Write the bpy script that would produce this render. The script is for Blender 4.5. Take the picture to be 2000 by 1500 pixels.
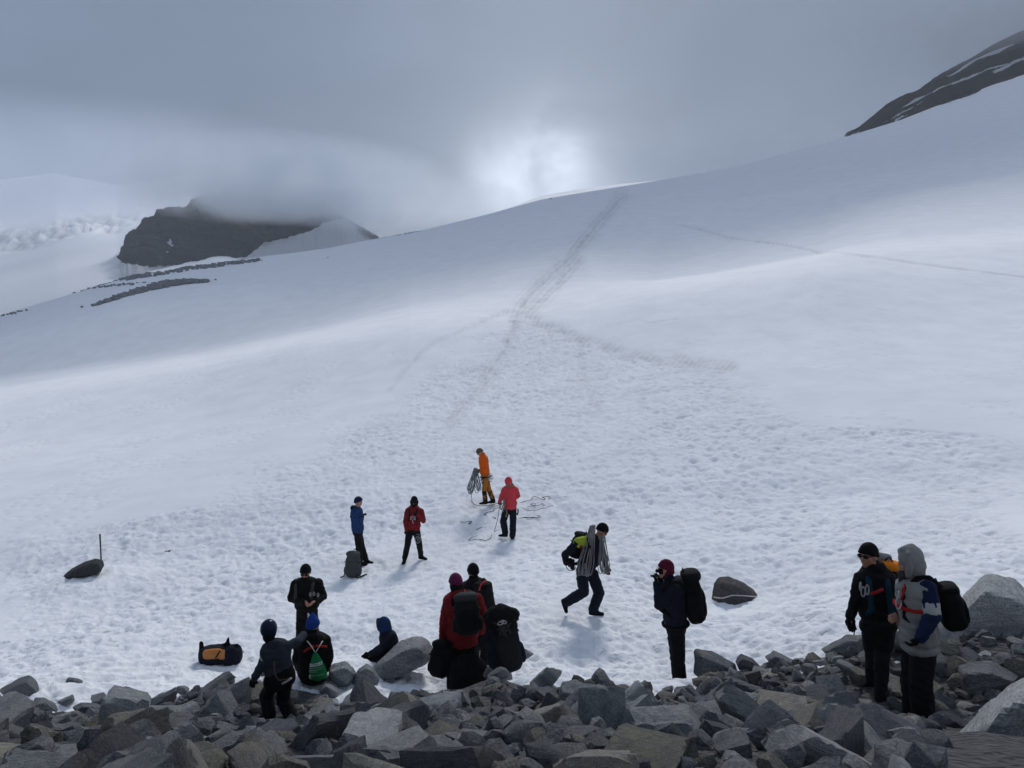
import bpy, bmesh, math, random, re
import numpy as np
from mathutils import Vector, Matrix, Euler

scene = bpy.context.scene
for o in list(bpy.data.objects):
    bpy.data.objects.remove(o)
COL = scene.collection
R = math.radians

# ------------------------------------------------------------------ camera
FPX = 1455.0                      # focal length in photo pixels (photo 2000 x 1500)
PITCH = math.atan(50.0 / FPX)     # looking slightly down
cam_d = bpy.data.cameras.new("camera")
cam = bpy.data.objects.new("camera", cam_d)
COL.objects.link(cam)
cam_d.sensor_width = 36.0
cam_d.lens = 36.0 * FPX / 2000.0
cam_d.clip_start = 0.1
cam_d.clip_end = 20000
cam.location = (0, 0, 0)
cam.rotation_euler = (R(90) - PITCH, 0, 0)
scene.camera = cam

# ------------------------------------------------------------------ light
SUN_EL, SUN_AZ = R(40), R(9)      # sun behind thin cloud, ahead and a little to the right
scene.view_settings.view_transform = 'Standard'
scene.view_settings.look = 'None'
scene.view_settings.exposure = 0.0
scene.view_settings.gamma = 1.0
scene.view_settings.use_curve_mapping = False
scene.cycles.volume_bounces = 7
scene.cycles.max_bounces = 12
scene.cycles.transparent_max_bounces = 24

sun_d = bpy.data.lights.new("sun", 'SUN')
sun_d.energy = 3.05
sun_d.angle = R(12)
sun_d.color = (1.0, 0.97, 0.93)
sun = bpy.data.objects.new("sun", sun_d)
COL.objects.link(sun)
sdir = Vector((math.sin(SUN_AZ) * math.cos(SUN_EL), math.cos(SUN_AZ) * math.cos(SUN_EL), math.sin(SUN_EL)))
sun.rotation_euler = sdir.to_track_quat('Z', 'Y').to_euler()
sun.location = (0, 0, 60)


def world_sky():
    w = bpy.data.worlds.new("World")
    scene.world = w
    w.use_nodes = True
    nt = w.node_tree
    nt.nodes.clear()
    N, L = nt.nodes.new, nt.links.new
    out = N('ShaderNodeOutputWorld')
    bg = N('ShaderNodeBackground')
    bg.inputs['Strength'].default_value = 0.1
    L(bg.outputs[0], out.inputs[0])
    sky = N('ShaderNodeTexSky')
    sky.sky_type = 'NISHITA'
    sky.sun_disc = False
    sky.sun_elevation = SUN_EL
    sky.sun_rotation = SUN_AZ
    tc = N('ShaderNodeTexCoord')

    def math_(op, a, b=None, c=None):
        n = N('ShaderNodeMath')
        n.operation = op
        for i, v in enumerate((a, b, c)):
            if v is None:
                continue
            if isinstance(v, (int, float)):
                n.inputs[i].default_value = v
            else:
                L(v, n.inputs[i])
        return n.outputs[0]

    sep = N('ShaderNodeSeparateXYZ')
    L(tc.outputs['Generated'], sep.inputs[0])
    z = sep.outputs['Z']
    # cloud layer: soft banks, stretched sideways
    mp = N('ShaderNodeMapping')
    mp.inputs['Scale'].default_value = (1.6, 1.6, 3.4)
    L(tc.outputs['Generated'], mp.inputs[0])
    n1 = N('ShaderNodeTexNoise')
    n1.inputs['Scale'].default_value = 2.1
    n1.inputs['Detail'].default_value = 6
    n1.inputs['Roughness'].default_value = 0.45
    n1.inputs['Distortion'].default_value = 0.6
    L(mp.outputs[0], n1.inputs['Vector'])
    bank = math_('MULTIPLY_ADD', n1.outputs['Fac'], 0.48, 0.76)
    # overcast: brighter towards the zenith
    up = math_('MAXIMUM', z, 0.0)
    lum = math_('MULTIPLY_ADD', math_('POWER', up, 0.9), ZENITH, HORIZON)
    lum = math_('MULTIPLY', lum, bank)
    # thin spot low over the crest where the light breaks through
    nrm = N('ShaderNodeVectorMath')
    nrm.operation = 'NORMALIZE'
    L(tc.outputs['Generated'], nrm.inputs[0])
    n2 = N('ShaderNodeTexNoise')
    n2.inputs['Scale'].default_value = 7.5
    n2.inputs['Detail'].default_value = 4
    n2.inputs['Roughness'].default_value = 0.5
    n2.inputs['Distortion'].default_value = 0.4
    L(tc.outputs['Generated'], n2.inputs['Vector'])
    wob = math_('MULTIPLY_ADD', n2.outputs['Fac'], 4.0, -1.0)

    def spot(px, py, deg, amt):
        dot = N('ShaderNodeVectorMath')
        dot.operation = 'DOT_PRODUCT'
        L(nrm.outputs[0], dot.inputs[0])
        dot.inputs[1].default_value = ray_dir(px, py)
        a2 = math_('MULTIPLY', math_('SUBTRACT', 1.0, dot.outputs['Value']), 2.0)   # ~ angle squared
        return math_('MULTIPLY', math_('EXPONENT', math_('MULTIPLY', a2, -1.0 / (R(deg) ** 2))), amt)

    g1 = math_('ADD', spot(1090, 318, 3.2, 0.62), spot(1010, 365, 3.4, 0.32))
    g1 = math_('MULTIPLY', g1, math_('MAXIMUM', wob, 0.12))
    glow = math_('ADD', g1, spot(1060, 330, 9.0, 0.15))
    glow = math_('ADD', glow, spot(1000, -60, 16.0, 0.04))
    tint = N('ShaderNodeRGB')
    tint.outputs[0].default_value = (7.7, 10.0, 13.9, 1)
    col = N('ShaderNodeVectorMath')
    col.operation = 'SCALE'
    L(tint.outputs[0], col.inputs[0])
    L(lum, col.inputs['Scale'])
    gt = N('ShaderNodeRGB')
    gt.outputs[0].default_value = (9.4, 10.2, 11.2, 1)
    gcol = N('ShaderNodeVectorMath')
    gcol.operation = 'SCALE'
    L(gt.outputs[0], gcol.inputs[0])
    L(glow, gcol.inputs['Scale'])
    add = N('ShaderNodeVectorMath')
    add.operation = 'ADD'
    L(col.outputs[0], add.inputs[0])
    L(gcol.outputs[0], add.inputs[1])
    mix = N('ShaderNodeMixRGB')
    mix.inputs[0].default_value = 0.94
    L(sky.outputs[0], mix.inputs[1])
    L(add.outputs[0], mix.inputs[2])
    L(mix.outputs[0], bg.inputs[0])


HORIZON, ZENITH = 0.180, 0.14


# ------------------------------------------------------------------ picture <-> place
def ray_dir(px, py):
    x, zc = (px - 1000.0) / FPX, -(py - 750.0) / FPX
    cp, sp = math.cos(PITCH), math.sin(PITCH)
    v = Vector((x, cp + zc * sp, -sp + zc * cp))
    return v.normalized()


def ue(px, py):
    v = ray_dir(px, py)
    return v.x / v.y, v.z / v.y


def at(px, py, d):
    """The point at forward distance d (metres) seen at photo pixel px, py."""
    u, e = ue(px, py)
    return Vector((u * d, d, e * d))


world_sky()


# ------------------------------------------------------------------ helpers
def tag(o, label=None, cat=None, group=None, kind=None):
    if label: o['label'] = label
    if cat: o['category'] = cat
    if group: o['group'] = group
    if kind: o['kind'] = kind
    return o


def empty(name, loc=(0, 0, 0), label=None, cat=None, group=None):
    o = bpy.data.objects.new(name, None)
    o.empty_display_size = 0.1
    COL.objects.link(o)
    o.location = loc
    return tag(o, label, cat, group)


def mesh_np(name, V, F, mat, smooth=True, parent=None):
    """V (n,3) array, F (m,k) array of equal-sided faces, or list of lists."""
    me = bpy.data.meshes.new(name)
    if isinstance(F, np.ndarray):
        n, m, k = len(V), len(F), F.shape[1]
        me.vertices.add(n)
        me.vertices.foreach_set('co', np.ascontiguousarray(V, dtype=np.float32).ravel())
        me.loops.add(m * k)
        me.loops.foreach_set('vertex_index', np.ascontiguousarray(F, dtype=np.int32).ravel())
        me.polygons.add(m)
        me.polygons.foreach_set('loop_start', np.arange(0, m * k, k, dtype=np.int32))
        me.polygons.foreach_set('loop_total', np.full(m, k, dtype=np.int32))
        me.update(calc_edges=True)
    else:
        me.from_pydata([tuple(v) for v in V], [], [tuple(f) for f in F])
    if smooth:
        me.polygons.foreach_set('use_smooth', np.ones(len(me.polygons), dtype=bool))
    if mat:
        me.materials.append(mat)
    o = bpy.data.objects.new(name, me)
    COL.objects.link(o)
    if parent:
        o.parent = parent
        o.matrix_parent_inverse = Matrix.Translation(-Vector(parent.location))
    return o


def attr(o, name, vals):
    a = o.data.attributes.new(name, 'FLOAT', 'POINT')
    a.data.foreach_set('value', np.ascontiguousarray(vals, dtype=np.float32))


def _hash(ix, iy, seed):
    h = (ix.astype(np.int64) * 374761393 + iy.astype(np.int64) * 668265263 + seed * 1442695041) & 0x7fffffff
    h = ((h ^ (h >> 13)) * 1274126177) & 0x7fffffff
    h = ((h ^ (h >> 15)) * 2246822519) & 0x7fffffff
    return ((h ^ (h >> 16)) & 0xffffff) / float(0x1000000)


def noise2(x, y, seed=0):
    ix, iy = np.floor(x), np.floor(y)
    fx, fy = x - ix, y - iy
    sx, sy = fx * fx * fx * (fx * (fx * 6 - 15) + 10), fy * fy * fy * (fy * (fy * 6 - 15) + 10)
    def gr(i, j):
        a = _hash(ix + i, iy + j, seed) * 2 * math.pi
        return np.cos(a) * (fx - i) + np.sin(a) * (fy - j)
    return 1.4 * ((gr(0, 0) * (1 - sx) + gr(1, 0) * sx) * (1 - sy) + (gr(0, 1) * (1 - sx) + gr(1, 1) * sx) * sy)


def fbm2(x, y, seed=0, oct=4, gain=0.5):
    s, a = 0, 1
    for k in range(oct):
        s = s + a * noise2(x * 2 ** k + 17.3 * k, y * 2 ** k - 9.1 * k, seed + k)
        a *= gain
    return s


def pits2(x, y, seed, rad, keep=0.8):
    """Round-ish dents scattered one per unit cell; returns 0..1 depth."""
    ix, iy = np.floor(x), np.floor(y)
    out = np.zeros_like(x)
    for i in (-1, 0, 1):
        for j in (-1, 0, 1):
            cx, cy = ix + i, iy + j
            px = cx + _hash(cx, cy, seed)
            py = cy + _hash(cx, cy, seed + 7)
            k = _hash(cx, cy, seed + 13)
            r = rad * (0.55 + 0.8 * k)
            dx, dy = x - px, y - py
            t = np.exp(-(dx * dx + dy * dy) / (r * r)) * (_hash(cx, cy, seed + 3) < keep) * (0.5 + 0.5 * k)
            out = np.maximum(out, t)
    return out


def noise3(P, s, seed=0):
    """Cheap smooth 3-D noise: the mean of three 2-D slices."""
    x, y, z = P[:, 0] * s, P[:, 1] * s, P[:, 2] * s
    return (noise2(x + 0.37 * z, y - 0.61 * z, seed) + noise2(y + 0.43 * x, z + 0.29 * x, seed + 11) + noise2(z - 0.53 * y, x + 0.71 * y, seed + 23)) / 1.9


def sstep(a, b, x):
    t = np.clip((x - a) / (b - a), 0, 1)
    return t * t * (3 - 2 * t)


def pchip(xs, ys, x):
    """Monotone cubic through knots xs (k,) / ys (k, ...) evaluated at scalar-or-array x, columnwise."""
    xs = np.asarray(xs, float)
    h = np.diff(xs, axis=0)
    dl = np.diff(ys, axis=0) / h
    m = np.zeros_like(ys)
    w1, w2 = 2 * h[1:] + h[:-1], h[1:] + 2 * h[:-1]
    ok = dl[1:] * dl[:-1] > 0
    with np.errstate(divide='ignore', invalid='ignore'):
        mm = (w1 + w2) / (w1 / dl[:-1] + w2 / dl[1:])
    m[1:-1] = np.where(ok, mm, 0)
    m[0], m[-1] = dl[0], dl[-1]
    k = np.clip((x[None] >= xs[1:-1]).sum(axis=0), 0, len(xs) - 2)
    def pick(a):
        return np.take_along_axis(a, k[None], axis=0)[0]
    x0, hh = pick(xs[:-1]), pick(h)
    y0, y1, m0, m1 = pick(ys[:-1]), pick(ys[1:]), pick(m[:-1]), pick(m[1:])
    t = (x - x0) / hh
    t2, t3 = t * t, t * t * t
    return (2 * t3 - 3 * t2 + 1) * y0 + (t3 - 2 * t2 + t) * hh * m0 + (-2 * t3 + 3 * t2) * y1 + (t3 - t2) * hh * m1


# ------------------------------------------------------------------ materials
def new_mat(name):
    m = bpy.data.materials.new(name)
    m.use_nodes = True
    nt = m.node_tree
    b = nt.nodes['Principled BSDF']
    return m, nt, b


def noise_node(nt, scale, detail=4, rough=0.6, dist=0.0, coord='Object', vec=None, mscale=None):
    n = nt.nodes.new('ShaderNodeTexNoise')
    n.inputs['Scale'].default_value = scale
    n.inputs['Detail'].default_value = detail
    n.inputs['Roughness'].default_value = rough
    n.inputs['Distortion'].default_value = dist
    if vec is None:
        tc = nt.nodes.new('ShaderNodeTexCoord')
        vec = tc.outputs[coord]
    if mscale:
        mp = nt.nodes.new('ShaderNodeMapping')
        mp.inputs['Scale'].default_value = mscale
        nt.links.new(vec, mp.inputs[0])
        vec = mp.outputs[0]
    nt.links.new(vec, n.inputs['Vector'])
    return n


def ramp(nt, fac, stops):
    r = nt.nodes.new('ShaderNodeValToRGB')
    els = r.color_ramp.elements
    while len(els) < len(stops):
        els.new(0.5)
    for e, (p, c) in zip(els, stops):
        e.position = p
        e.color = (*c, 1) if len(c) == 3 else c
    nt.links.new(fac, r.inputs[0])
    return r.outputs[0]


def mixrgb(nt, fac, a, b, mode='MIX'):
    m = nt.nodes.new('ShaderNodeMixRGB')
    m.blend_type = mode
    for i, v in enumerate((fac, a, b)):
        if isinstance(v, (int, float)):
            m.inputs[i].default_value = v
        elif isinstance(v, tuple):
            m.inputs[i].default_value = (*v, 1)
        else:
            nt.links.new(v, m.inputs[i])
    return m.outputs[0]


def bump(nt, b, height, strength, dist=0.02):
    n = nt.nodes.new('ShaderNodeBump')
    n.inputs['Strength'].default_value = strength
    n.inputs['Distance'].default_value = dist
    nt.links.new(height, n.inputs['Height'])
    nt.links.new(n.outputs[0], b.inputs['Normal'])


def attr_node(nt, name):
    a = nt.nodes.new('ShaderNodeAttribute')
    a.attribute_name = name
    return a.outputs['Fac']


def mat_snow():
    m, nt, b = new_mat("snow")
    n = noise_node(nt, 0.35, 5, 0.6)
    c = ramp(nt, n.outputs['Fac'], [(0.3, (0.80, 0.815, 0.85)), (0.7, (0.87, 0.885, 0.915))])
    c = mixrgb(nt, attr_node(nt, 'dirt_shade'), c, (0.44, 0.445, 0.46))  # trodden dirt and the painted shade of the pits share this tint
    nt.links.new(c, b.inputs['Base Color'])
    b.inputs['Roughness'].default_value = 0.9
    b.inputs['Specular IOR Level'].default_value = 0.0
    n2 = noise_node(nt, 26, 4, 0.65)
    # fine trodden crust: small scattered dents where people have walked
    n3 = noise_node(nt, 4.6, 3, 0.6, 0.5)
    pit = ramp(nt, n3.outputs['Fac'], [(0.34, (0, 0, 0)), (0.46, (1, 1, 1))])
    ml = nt.nodes.new('ShaderNodeMath')
    ml.operation = 'MULTIPLY'
    nt.links.new(pit, ml.inputs[0])
    nt.links.new(attr_node(nt, 'tread'), ml.inputs[1])
    b1 = nt.nodes.new('ShaderNodeBump')
    b1.inputs['Strength'].default_value = 0.42
    b1.inputs['Distance'].default_value = 0.06
    nt.links.new(ml.outputs[0], b1.inputs['Height'])
    b2 = nt.nodes.new('ShaderNodeBump')
    b2.inputs['Strength'].default_value = 0.4
    b2.inputs['Distance'].default_value = 0.02
    nt.links.new(n2.outputs['Fac'], b2.inputs['Height'])
    nt.links.new(b1.outputs[0], b2.inputs['Normal'])
    nt.links.new(b2.outputs[0], b.inputs['Normal'])
    return m


def mat_rock(name, dark, light, tintc=(0.27, 0.272, 0.268), seedv=0.0, fol=(1.0, 1.0, 5.0), scale=1.0, lichen=0.25):
    """Grey schist: layered streaks, speckle, pale lichen blotches."""
    m, nt, b = new_mat(name)
    tc = nt.nodes.new('ShaderNodeTexCoord')
    oi = nt.nodes.new('ShaderNodeObjectInfo')
    ad = nt.nodes.new('ShaderNodeVectorMath')
    ad.operation = 'ADD'
    nt.links.new(tc.outputs['Object'], ad.inputs[0])
    cx = nt.nodes.new('ShaderNodeCombineXYZ')
    ml = nt.nodes.new('ShaderNodeMath')
    ml.operation = 'MULTIPLY'
    ml.inputs[1].default_value = 37.0
    nt.links.new(oi.outputs['Random'], ml.inputs[0])
    for i in range(3):
        nt.links.new(ml.outputs[0], cx.inputs[i])
    nt.links.new(cx.outputs[0], ad.inputs[1])
    v = ad.outputs[0]
    lay = noise_node(nt, 5.0 * scale, 6, 0.7, 0.5, vec=v, mscale=fol)
    blot = noise_node(nt, 2.3 * scale, 5, 0.6, 0.2, vec=v)
    spk = noise_node(nt, 48 * scale, 5, 0.85, vec=v)
    c = ramp(nt, lay.outputs['Fac'], [(0.28, dark), (0.72, light)])
    c = mixrgb(nt, ramp(nt, blot.outputs['Fac'], [(0.42, (0, 0, 0)), (0.75, (0.75, 0.75, 0.75))]), c, tintc)
    c = mixrgb(nt, 0.75, c, ramp(nt, spk.outputs['Fac'], [(0.32, (0.25, 0.25, 0.25)), (0.5, (1, 1, 1)), (0.68, (2.0, 2.0, 2.0))]), 'MULTIPLY')
    li = noise_node(nt, 7 * scale, 7, 0.75, 0.3, vec=v)
    c = mixrgb(nt, ramp(nt, li.outputs['Fac'], [(0.60, (0, 0, 0)), (0.68, (lichen,) * 3)]), c, (0.42, 0.43, 0.42))
    # every stone its own shade
    hv = nt.nodes.new('ShaderNodeHueSaturation')
    mr = nt.nodes.new('ShaderNodeMapRange')
    mr.inputs['To Min'].default_value = 0.80
    mr.inputs['To Max'].default_value = 2.0
    nt.links.new(oi.outputs['Random'], mr.inputs['Value'])
    nt.links.new(mr.outputs[0], hv.inputs['Value'])
    nt.links.new(c, hv.inputs['Color'])
    nt.links.new(hv.outputs[0], b.inputs['Base Color'])
    b.inputs['Roughness'].default_value = 0.85
    b.inputs['Specular IOR Level'].default_value = 0.25
    hm = nt.nodes.new('ShaderNodeMath')
    hm.operation = 'MULTIPLY_ADD'
    hm.inputs[1].default_value = 0.35
    nt.links.new(spk.outputs['Fac'], hm.inputs[0])
    nt.links.new(lay.outputs['Fac'], hm.inputs[2])
    bump(nt, b, hm.outputs[0], 1.0, 0.06 / scale)
    return m


MAT = {}
MAT['snow'] = mat_snow()
MAT['rock'] = mat_rock("grey_rock", (0.085, 0.092, 0.102), (0.235, 0.245, 0.255))
MAT['rock_pale'] = mat_rock("pale_rock", (0.14, 0.147, 0.155), (0.33, 0.336, 0.34), (0.33, 0.325, 0.315))
MAT['rock_dark'] = mat_rock("dark_rock", (0.045, 0.050, 0.060), (0.125, 0.133, 0.148), (0.13, 0.125, 0.12), lichen=0.15)
MAT['rock_olive'] = mat_rock("olive_rock", (0.085, 0.087, 0.078), (0.225, 0.225, 0.195), (0.26, 0.245, 0.185))
MAT['rock_far'] = mat_rock("far_rock", (0.03, 0.032, 0.035), (0.085, 0.085, 0.085), (0.10, 0.095, 0.08), scale=0.03, fol=(1, 1, 2), lichen=0.1)


# ------------------------------------------------------------------ terrain height
AX_Y = np.array([-40, -6, 0, 2, 3, 4, 5, 6, 7, 7.7, 8.5, 10, 13, 16, 19, 21, 23.5, 26, 60.])
AX_Z = np.array([3, -1.2, -1.6, -1.68, -1.87, -2.2, -2.6, -3.02, -3.42, -3.66, -3.95, -4.45, -4.62, -4.8, -4.97, -4.97, -4.62, -4.15, 3.0])

# places where somebody or something stands: photo pixel of the foot and distance
ANCHOR = [(950, 987, 23.3), (992, 1052, 20.7), (708, 1102, 19.0), (808, 1097, 19.1), (1142, 1203, 13.0),
          (1325, 1340, 10.0), (1712, 1384, 7.7), (1790, 1416, 7.1), (600, 1300, 12.3), (545, 1420, 8.6),
          (160, 1120, 20.0), (690, 1128, 18.2), (430, 1297, 12.8), (1435, 1172, 14.5), (322, 1080, 22.5),
          (612, 1330, 9.6), (740, 1290, 11.0), (906, 1374, 9.9), (985, 1316, 9.6), (805, 1310, 10.3), (755, 1327, 10.2), (60, 1345, 11.2), (1650, 1290, 9.3),
          (1930, 1260, 9.4)]
CREST = [(-1000, 780, 210), (0, 617, 200), (140, 575, 203), (255, 543, 206), (430, 516, 215), (500, 507, 220), (640, 488, 235), (830, 450, 250), (1060, 391, 270), (1250, 360, 280),
         (1430, 329, 300), (1660, 266, 330), (1760, 235, 340), (2000, 140, 360), (3000, -200, 420)]
BAND = [(-1000, 900), (0, 755), (400, 692), (800, 612), (1000, 590), (1250, 556), (1400, 536), (1650, 492), (2000, 470), (3000, 430)]
_cr = np.array([(*ue(a, b), d) for a, b, d in CREST])
_bd = np.array([ue(a, b) for a, b in BAND])


_ty = np.linspace(-39, 59, 3000)
_tz = pchip(AX_Y[:, None] * np.ones((1, 3000)), AX_Z[:, None] * np.ones((1, 3000)), _ty)


def near_z(x, y):
    x, y = np.asarray(x, float), np.asarray(y, float)
    return np.interp(y, _ty, _tz) + sstep(7.2, 8.9, y) * 0.1 * np.clip(x, -60, 60)


def base_z(x, y):
    """Large shape of the glacier, before dents; x, y arrays."""
    x, y = np.asarray(x, float), np.asarray(y, float)
    r = np.hypot(x, y)
    th = np.clip(np.arctan2(x, y), -R(52), R(52))
    front = np.abs(np.arctan2(x, y)) < R(52)
    u = np.tan(th)
    d = np.where(front, y, r * math.cos(R(52)))
    zn = near_z(x, y)
    m = d > 20
    z = zn.copy()
    if m.any():
        um, dm = u[m], d[m]
        e_c = np.interp(um, _cr[:, 0], _cr[:, 1])
        d_c = np.interp(um, _cr[:, 0], _cr[:, 2])
        e_b = np.interp(um, _bd[:, 0], _bd[:, 1])
        z20 = near_z(um * 20, np.full_like(um, 20.))
        z26 = near_z(um * 26, np.full_like(um, 26.))
        bw = np.interp(um, [ue(q, 700)[0] for q in (0, 600, 850, 1000, 1150, 1280, 1600, 1760, 2000)], [1, 1, .55, .2, .3, 1, .9, .25, 0])
        e26, e70 = z26 / 26, e_b - 0.014 - 0.016 * (1 - bw)
        e45 = e26 + (e70 - e26) * 0.60
        xs = np.stack([np.full_like(um, 20.), np.full_like(um, 26.), np.full_like(um, 45.), np.full_like(um, 64.), np.full_like(um, 104.),
                       d_c * 0.62, d_c * 0.85, d_c, d_c * 1.12, d_c * 1.5, np.full_like(um, 1600.)])
        e62 = e_b + (e_c - e_b) * 0.70
        e85 = e_b + (e_c - e_b) * 0.945
        ys = np.stack([z20, z26, e45 * 45, e70 * 64, (e_b + 0.010 + 0.022 * (1 - bw)) * 104, e62 * d_c * .62, e85 * d_c * .85, e_c * d_c,
                       (e_c - 0.012) * d_c * 1.12, (e_c - 0.16) * d_c * 1.5, np.full_like(um, -120.)])
        zf = pchip(xs, ys, np.clip(dm, 20, 1599))
        w = sstep(20, 26, dm)
        z[m] = z[m] * (1 - w) + zf * w
    return z


_ap = [at(*a) for a in ANCHOR]
_ax, _ay = np.array([p.x for p in _ap]), np.array([p.y for p in _ap])
_res = np.array([p.z + 0.02 for p in _ap]) - base_z(_ax, _ay)
def _k(dx, dy): return np.exp(-(dx * dx + dy * dy) / (2 * 1.5 ** 2))
_K = _k(_ax[:, None] - _ax[None], _ay[:, None] - _ay[None]) + 0.05 * np.eye(len(_ax))
_w = np.linalg.solve(_K, _res)


def hz(x, y):
    """Smooth ground height."""
    x, y = np.asarray(x, float), np.asarray(y, float)
    z = base_z(x, y)
    for a, b, w in zip(_ax, _ay, _w):
        z = z + w * _k(x - a, y - b)
    return z


def ground(px, py, lo=3.0, hi=60.0):
    """First point of the ground seen at a photo pixel."""
    u, e = ue(px, py)
    d = np.exp(np.linspace(math.log(lo), math.log(hi), 1500))
    f = hz(u * d, d) - e * d
    i = int(np.argmax(f > 0)) if (f > 0).any() else len(d) - 1
    return Vector((u * d[i], d[i], float(hz(np.array([u * d[i]]), np.array([d[i]]))[0])))


# ------------------------------------------------------------------ snow slope
def poly_dist(U, E, pts):
    """Distance in (u, e) from a polyline given in photo pixels; also progress 0..1."""
    best = np.full(U.shape, 9.0)
    q = [ue(*p) for p in pts]
    for (a, b), (c, d) in zip(q[:-1], q[1:]):
        vx, vy = c - a, d - b
        t = np.clip(((U - a) * vx + (E - b) * vy) / (vx * vx + vy * vy), 0, 1)
        best = np.minimum(best, np.hypot(U - a - t * vx, (E - b - t * vy)))
    return best


def build_snow():
    th_front = np.linspace(R(-39), R(39), 940)
    th = np.concatenate([np.linspace(R(-180), R(-39), 48)[:-1], th_front, np.linspace(R(39), R(180), 48)[1:-1]])
    r = np.concatenate([np.linspace(0.4, 6.4, 30), np.exp(np.linspace(math.log(6.5), math.log(75), 660)),
                        np.exp(np.linspace(math.log(75.6), math.log(420), 300)), np.exp(np.linspace(math.log(430), math.log(1500), 22))])
    T, RR = np.meshgrid(th, r)
    X, Y = RR * np.sin(T), RR * np.cos(T)
    Z = hz(X, Y)
    U = np.clip(np.where(Y > 0.2, X / np.maximum(Y, 0.2), 9), -9, 9)
    E = np.where(Y > 0.2, Z / np.maximum(Y, 0.2), -9)
    # ---- where people have trodden: a fan that opens from the gap in the slope towards the rocks
    lb = np.array([ue(*p) for p in [(1000, 600), (930, 680), (790, 760), (700, 830), (600, 900), (380, 985), (0, 1060)]])
    rb = np.array([ue(*p) for p in [(1030, 600), (1120, 655), (1230, 688), (1430, 712), (1500, 770), (1600, 830), (1990, 850)]])
    lo = np.interp(E, lb[::-1, 1], lb[::-1, 0])
    hi = np.interp(E, rb[::-1, 1], rb[::-1, 0])
    wob = 0.05 * fbm2(X * 0.16, Y * 0.16, 5, 3)
    tread = sstep(-0.02, 0.05, np.minimum(U - lo, hi - U) + wob)
    tread = np.where(E > ue(1000, 602)[1], 0, tread)
    tread = np.where(Y < 15, 1.0, tread)
    # lanes of footprints
    main = [(1215, 385), (1160, 445), (1105, 510), (1050, 560), (1012, 600), (1000, 640), (985, 680), (955, 725), (925, 765), (880, 825)]
    l2 = [(1125, 505), (1085, 560), (1040, 595), (1030, 615), (1060, 632), (1130, 660), (1200, 682), (1290, 700), (1430, 716)]
    l3 = [(1000, 603), (910, 640), (838, 672), (800, 710), (760, 760)]
    l4 = [(1330, 440), (1420, 466), (1520, 479), (1640, 494), (1800, 514), (2010, 541)]
    l5 = [(1260, 630), (1345, 617)]
    l6 = [(1130, 665), (1140, 740), (1170, 800)]
    lane = np.zeros_like(Z)
    dirt_shade = np.zeros_like(Z)
    far = E > ue(1000, 900)[1]
    wig = 1 + 0.5 * fbm2(X * 0.25, Y * 0.08, 31, 3)
    for pts, wpx, amt in ((main, 13, 1.0), (l2, 12, 0.95), (l3, 5, 0.6), (l4, 1.8, 0.75), (l5, 2.0, 0.5), (l6, 9, 0.55)):
        dd = poly_dist(U[far], E[far], pts) * FPX
        t = amt * np.exp(-(dd / (wpx * wig[far])) ** 2)
        lane[far] = np.maximum(lane[far], t)
    grain = 0.65 + 0.7 * fbm2(X * 1.1, Y * 0.5, 77, 3)
    pm = poly_dist(U, E, main) * FPX
    stripe = 0.5 + 0.5 * np.cos(pm * 0.72 + 1.2 * fbm2(X * 0.05, Y * 0.02, 44, 2))
    dirt_shade = np.clip(0.24 + 0.26 * stripe, 0, 1) * lane * np.clip(grain, 0.25, 1.5)
    ridges = (stripe * 2 - 1) * lane
    # ---- dents
    near = sstep(95, 50, Y)
    A = np.clip(tread, 0, 1) * near
    x1, y1 = X + 0.10 * noise2(X * 2.0, Y * 2.0, 3), Y + 0.10 * noise2(X * 2.0, Y * 2.0, 4)
    lump = 0.034 * fbm2(x1 * 2.6, y1 * 2.3, 11, 4, 0.68)
    big = 0.05 * fbm2(X * 0.7, Y * 0.6, 15, 2)
    p1 = pits2(x1 / 0.27, y1 / 0.25, 21, 0.34, 0.85)
    p2 = pits2(x1 / 0.13 + 40, y1 / 0.13, 22, 0.38, 0.8)
    p3 = pits2(x1 / 0.46 + 9, y1 / 0.44, 27, 0.25, 0.55)
    prints = pits2((X + 0.25 * Y) / 0.55 + 4, (Y - 0.2 * X) / 0.75, 33, 0.16, 0.5)
    fadefine = sstep(26, 13, Y)
    patchy = np.clip(0.75 + 0.75 * fbm2(X * 0.22, Y * 0.16, 37, 3), 0.25, 1.5)
    dz = A * (lump + big - patchy * (0.060 * p1 + 0.028 * p2 * fadefine + 0.075 * p3 + 0.085 * prints))
    smooth_dents = (1 - tread) * near * (0.010 * fbm2(X * 0.8, Y * 0.8, 51, 3) - 0.05 * p3 * (_hash(np.floor(X * .4), np.floor(Y * .3), 5) > 0.62))
    dz = dz + smooth_dents
    p4 = pits2(x1 / 0.50 + 3, y1 / 0.62, 29, 0.30, 0.6)
    dz = dz - 0.06 * patchy * tread * sstep(24, 40, Y) * sstep(110, 70, Y) * p4
    for bx, by, br, bd in ((4.3, 14.1, .7, .07), (-11.4, 19.6, .7, .05)):      # melt hollows round the lone boulders
        dz = dz - bd * np.exp(-((X - bx) ** 2 + (Y - by) ** 2) / br ** 2)
    dz = dz - lane * (0.14 + 0.20 * np.clip(fbm2(X * 0.55, Y * 0.3, 71, 3), -1, 1)) * sstep(40, 80, Y) - 0.16 * ridges * sstep(60, 90, Y)
    for k in range(10):
        dz = dz - 0.02 * np.exp(-((X - _ax[k]) ** 2 + (Y - _ay[k]) ** 2) / 0.22 ** 2)
    # long swells far off
    dz = dz + sstep(30, 110, Y) * sstep(330, 200, Y) * 0.5 * fbm2(X * 0.008, Y * 0.03, 91, 3)
    # wind lip / soft ridges near the stones
    Z = Z + dz
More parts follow.
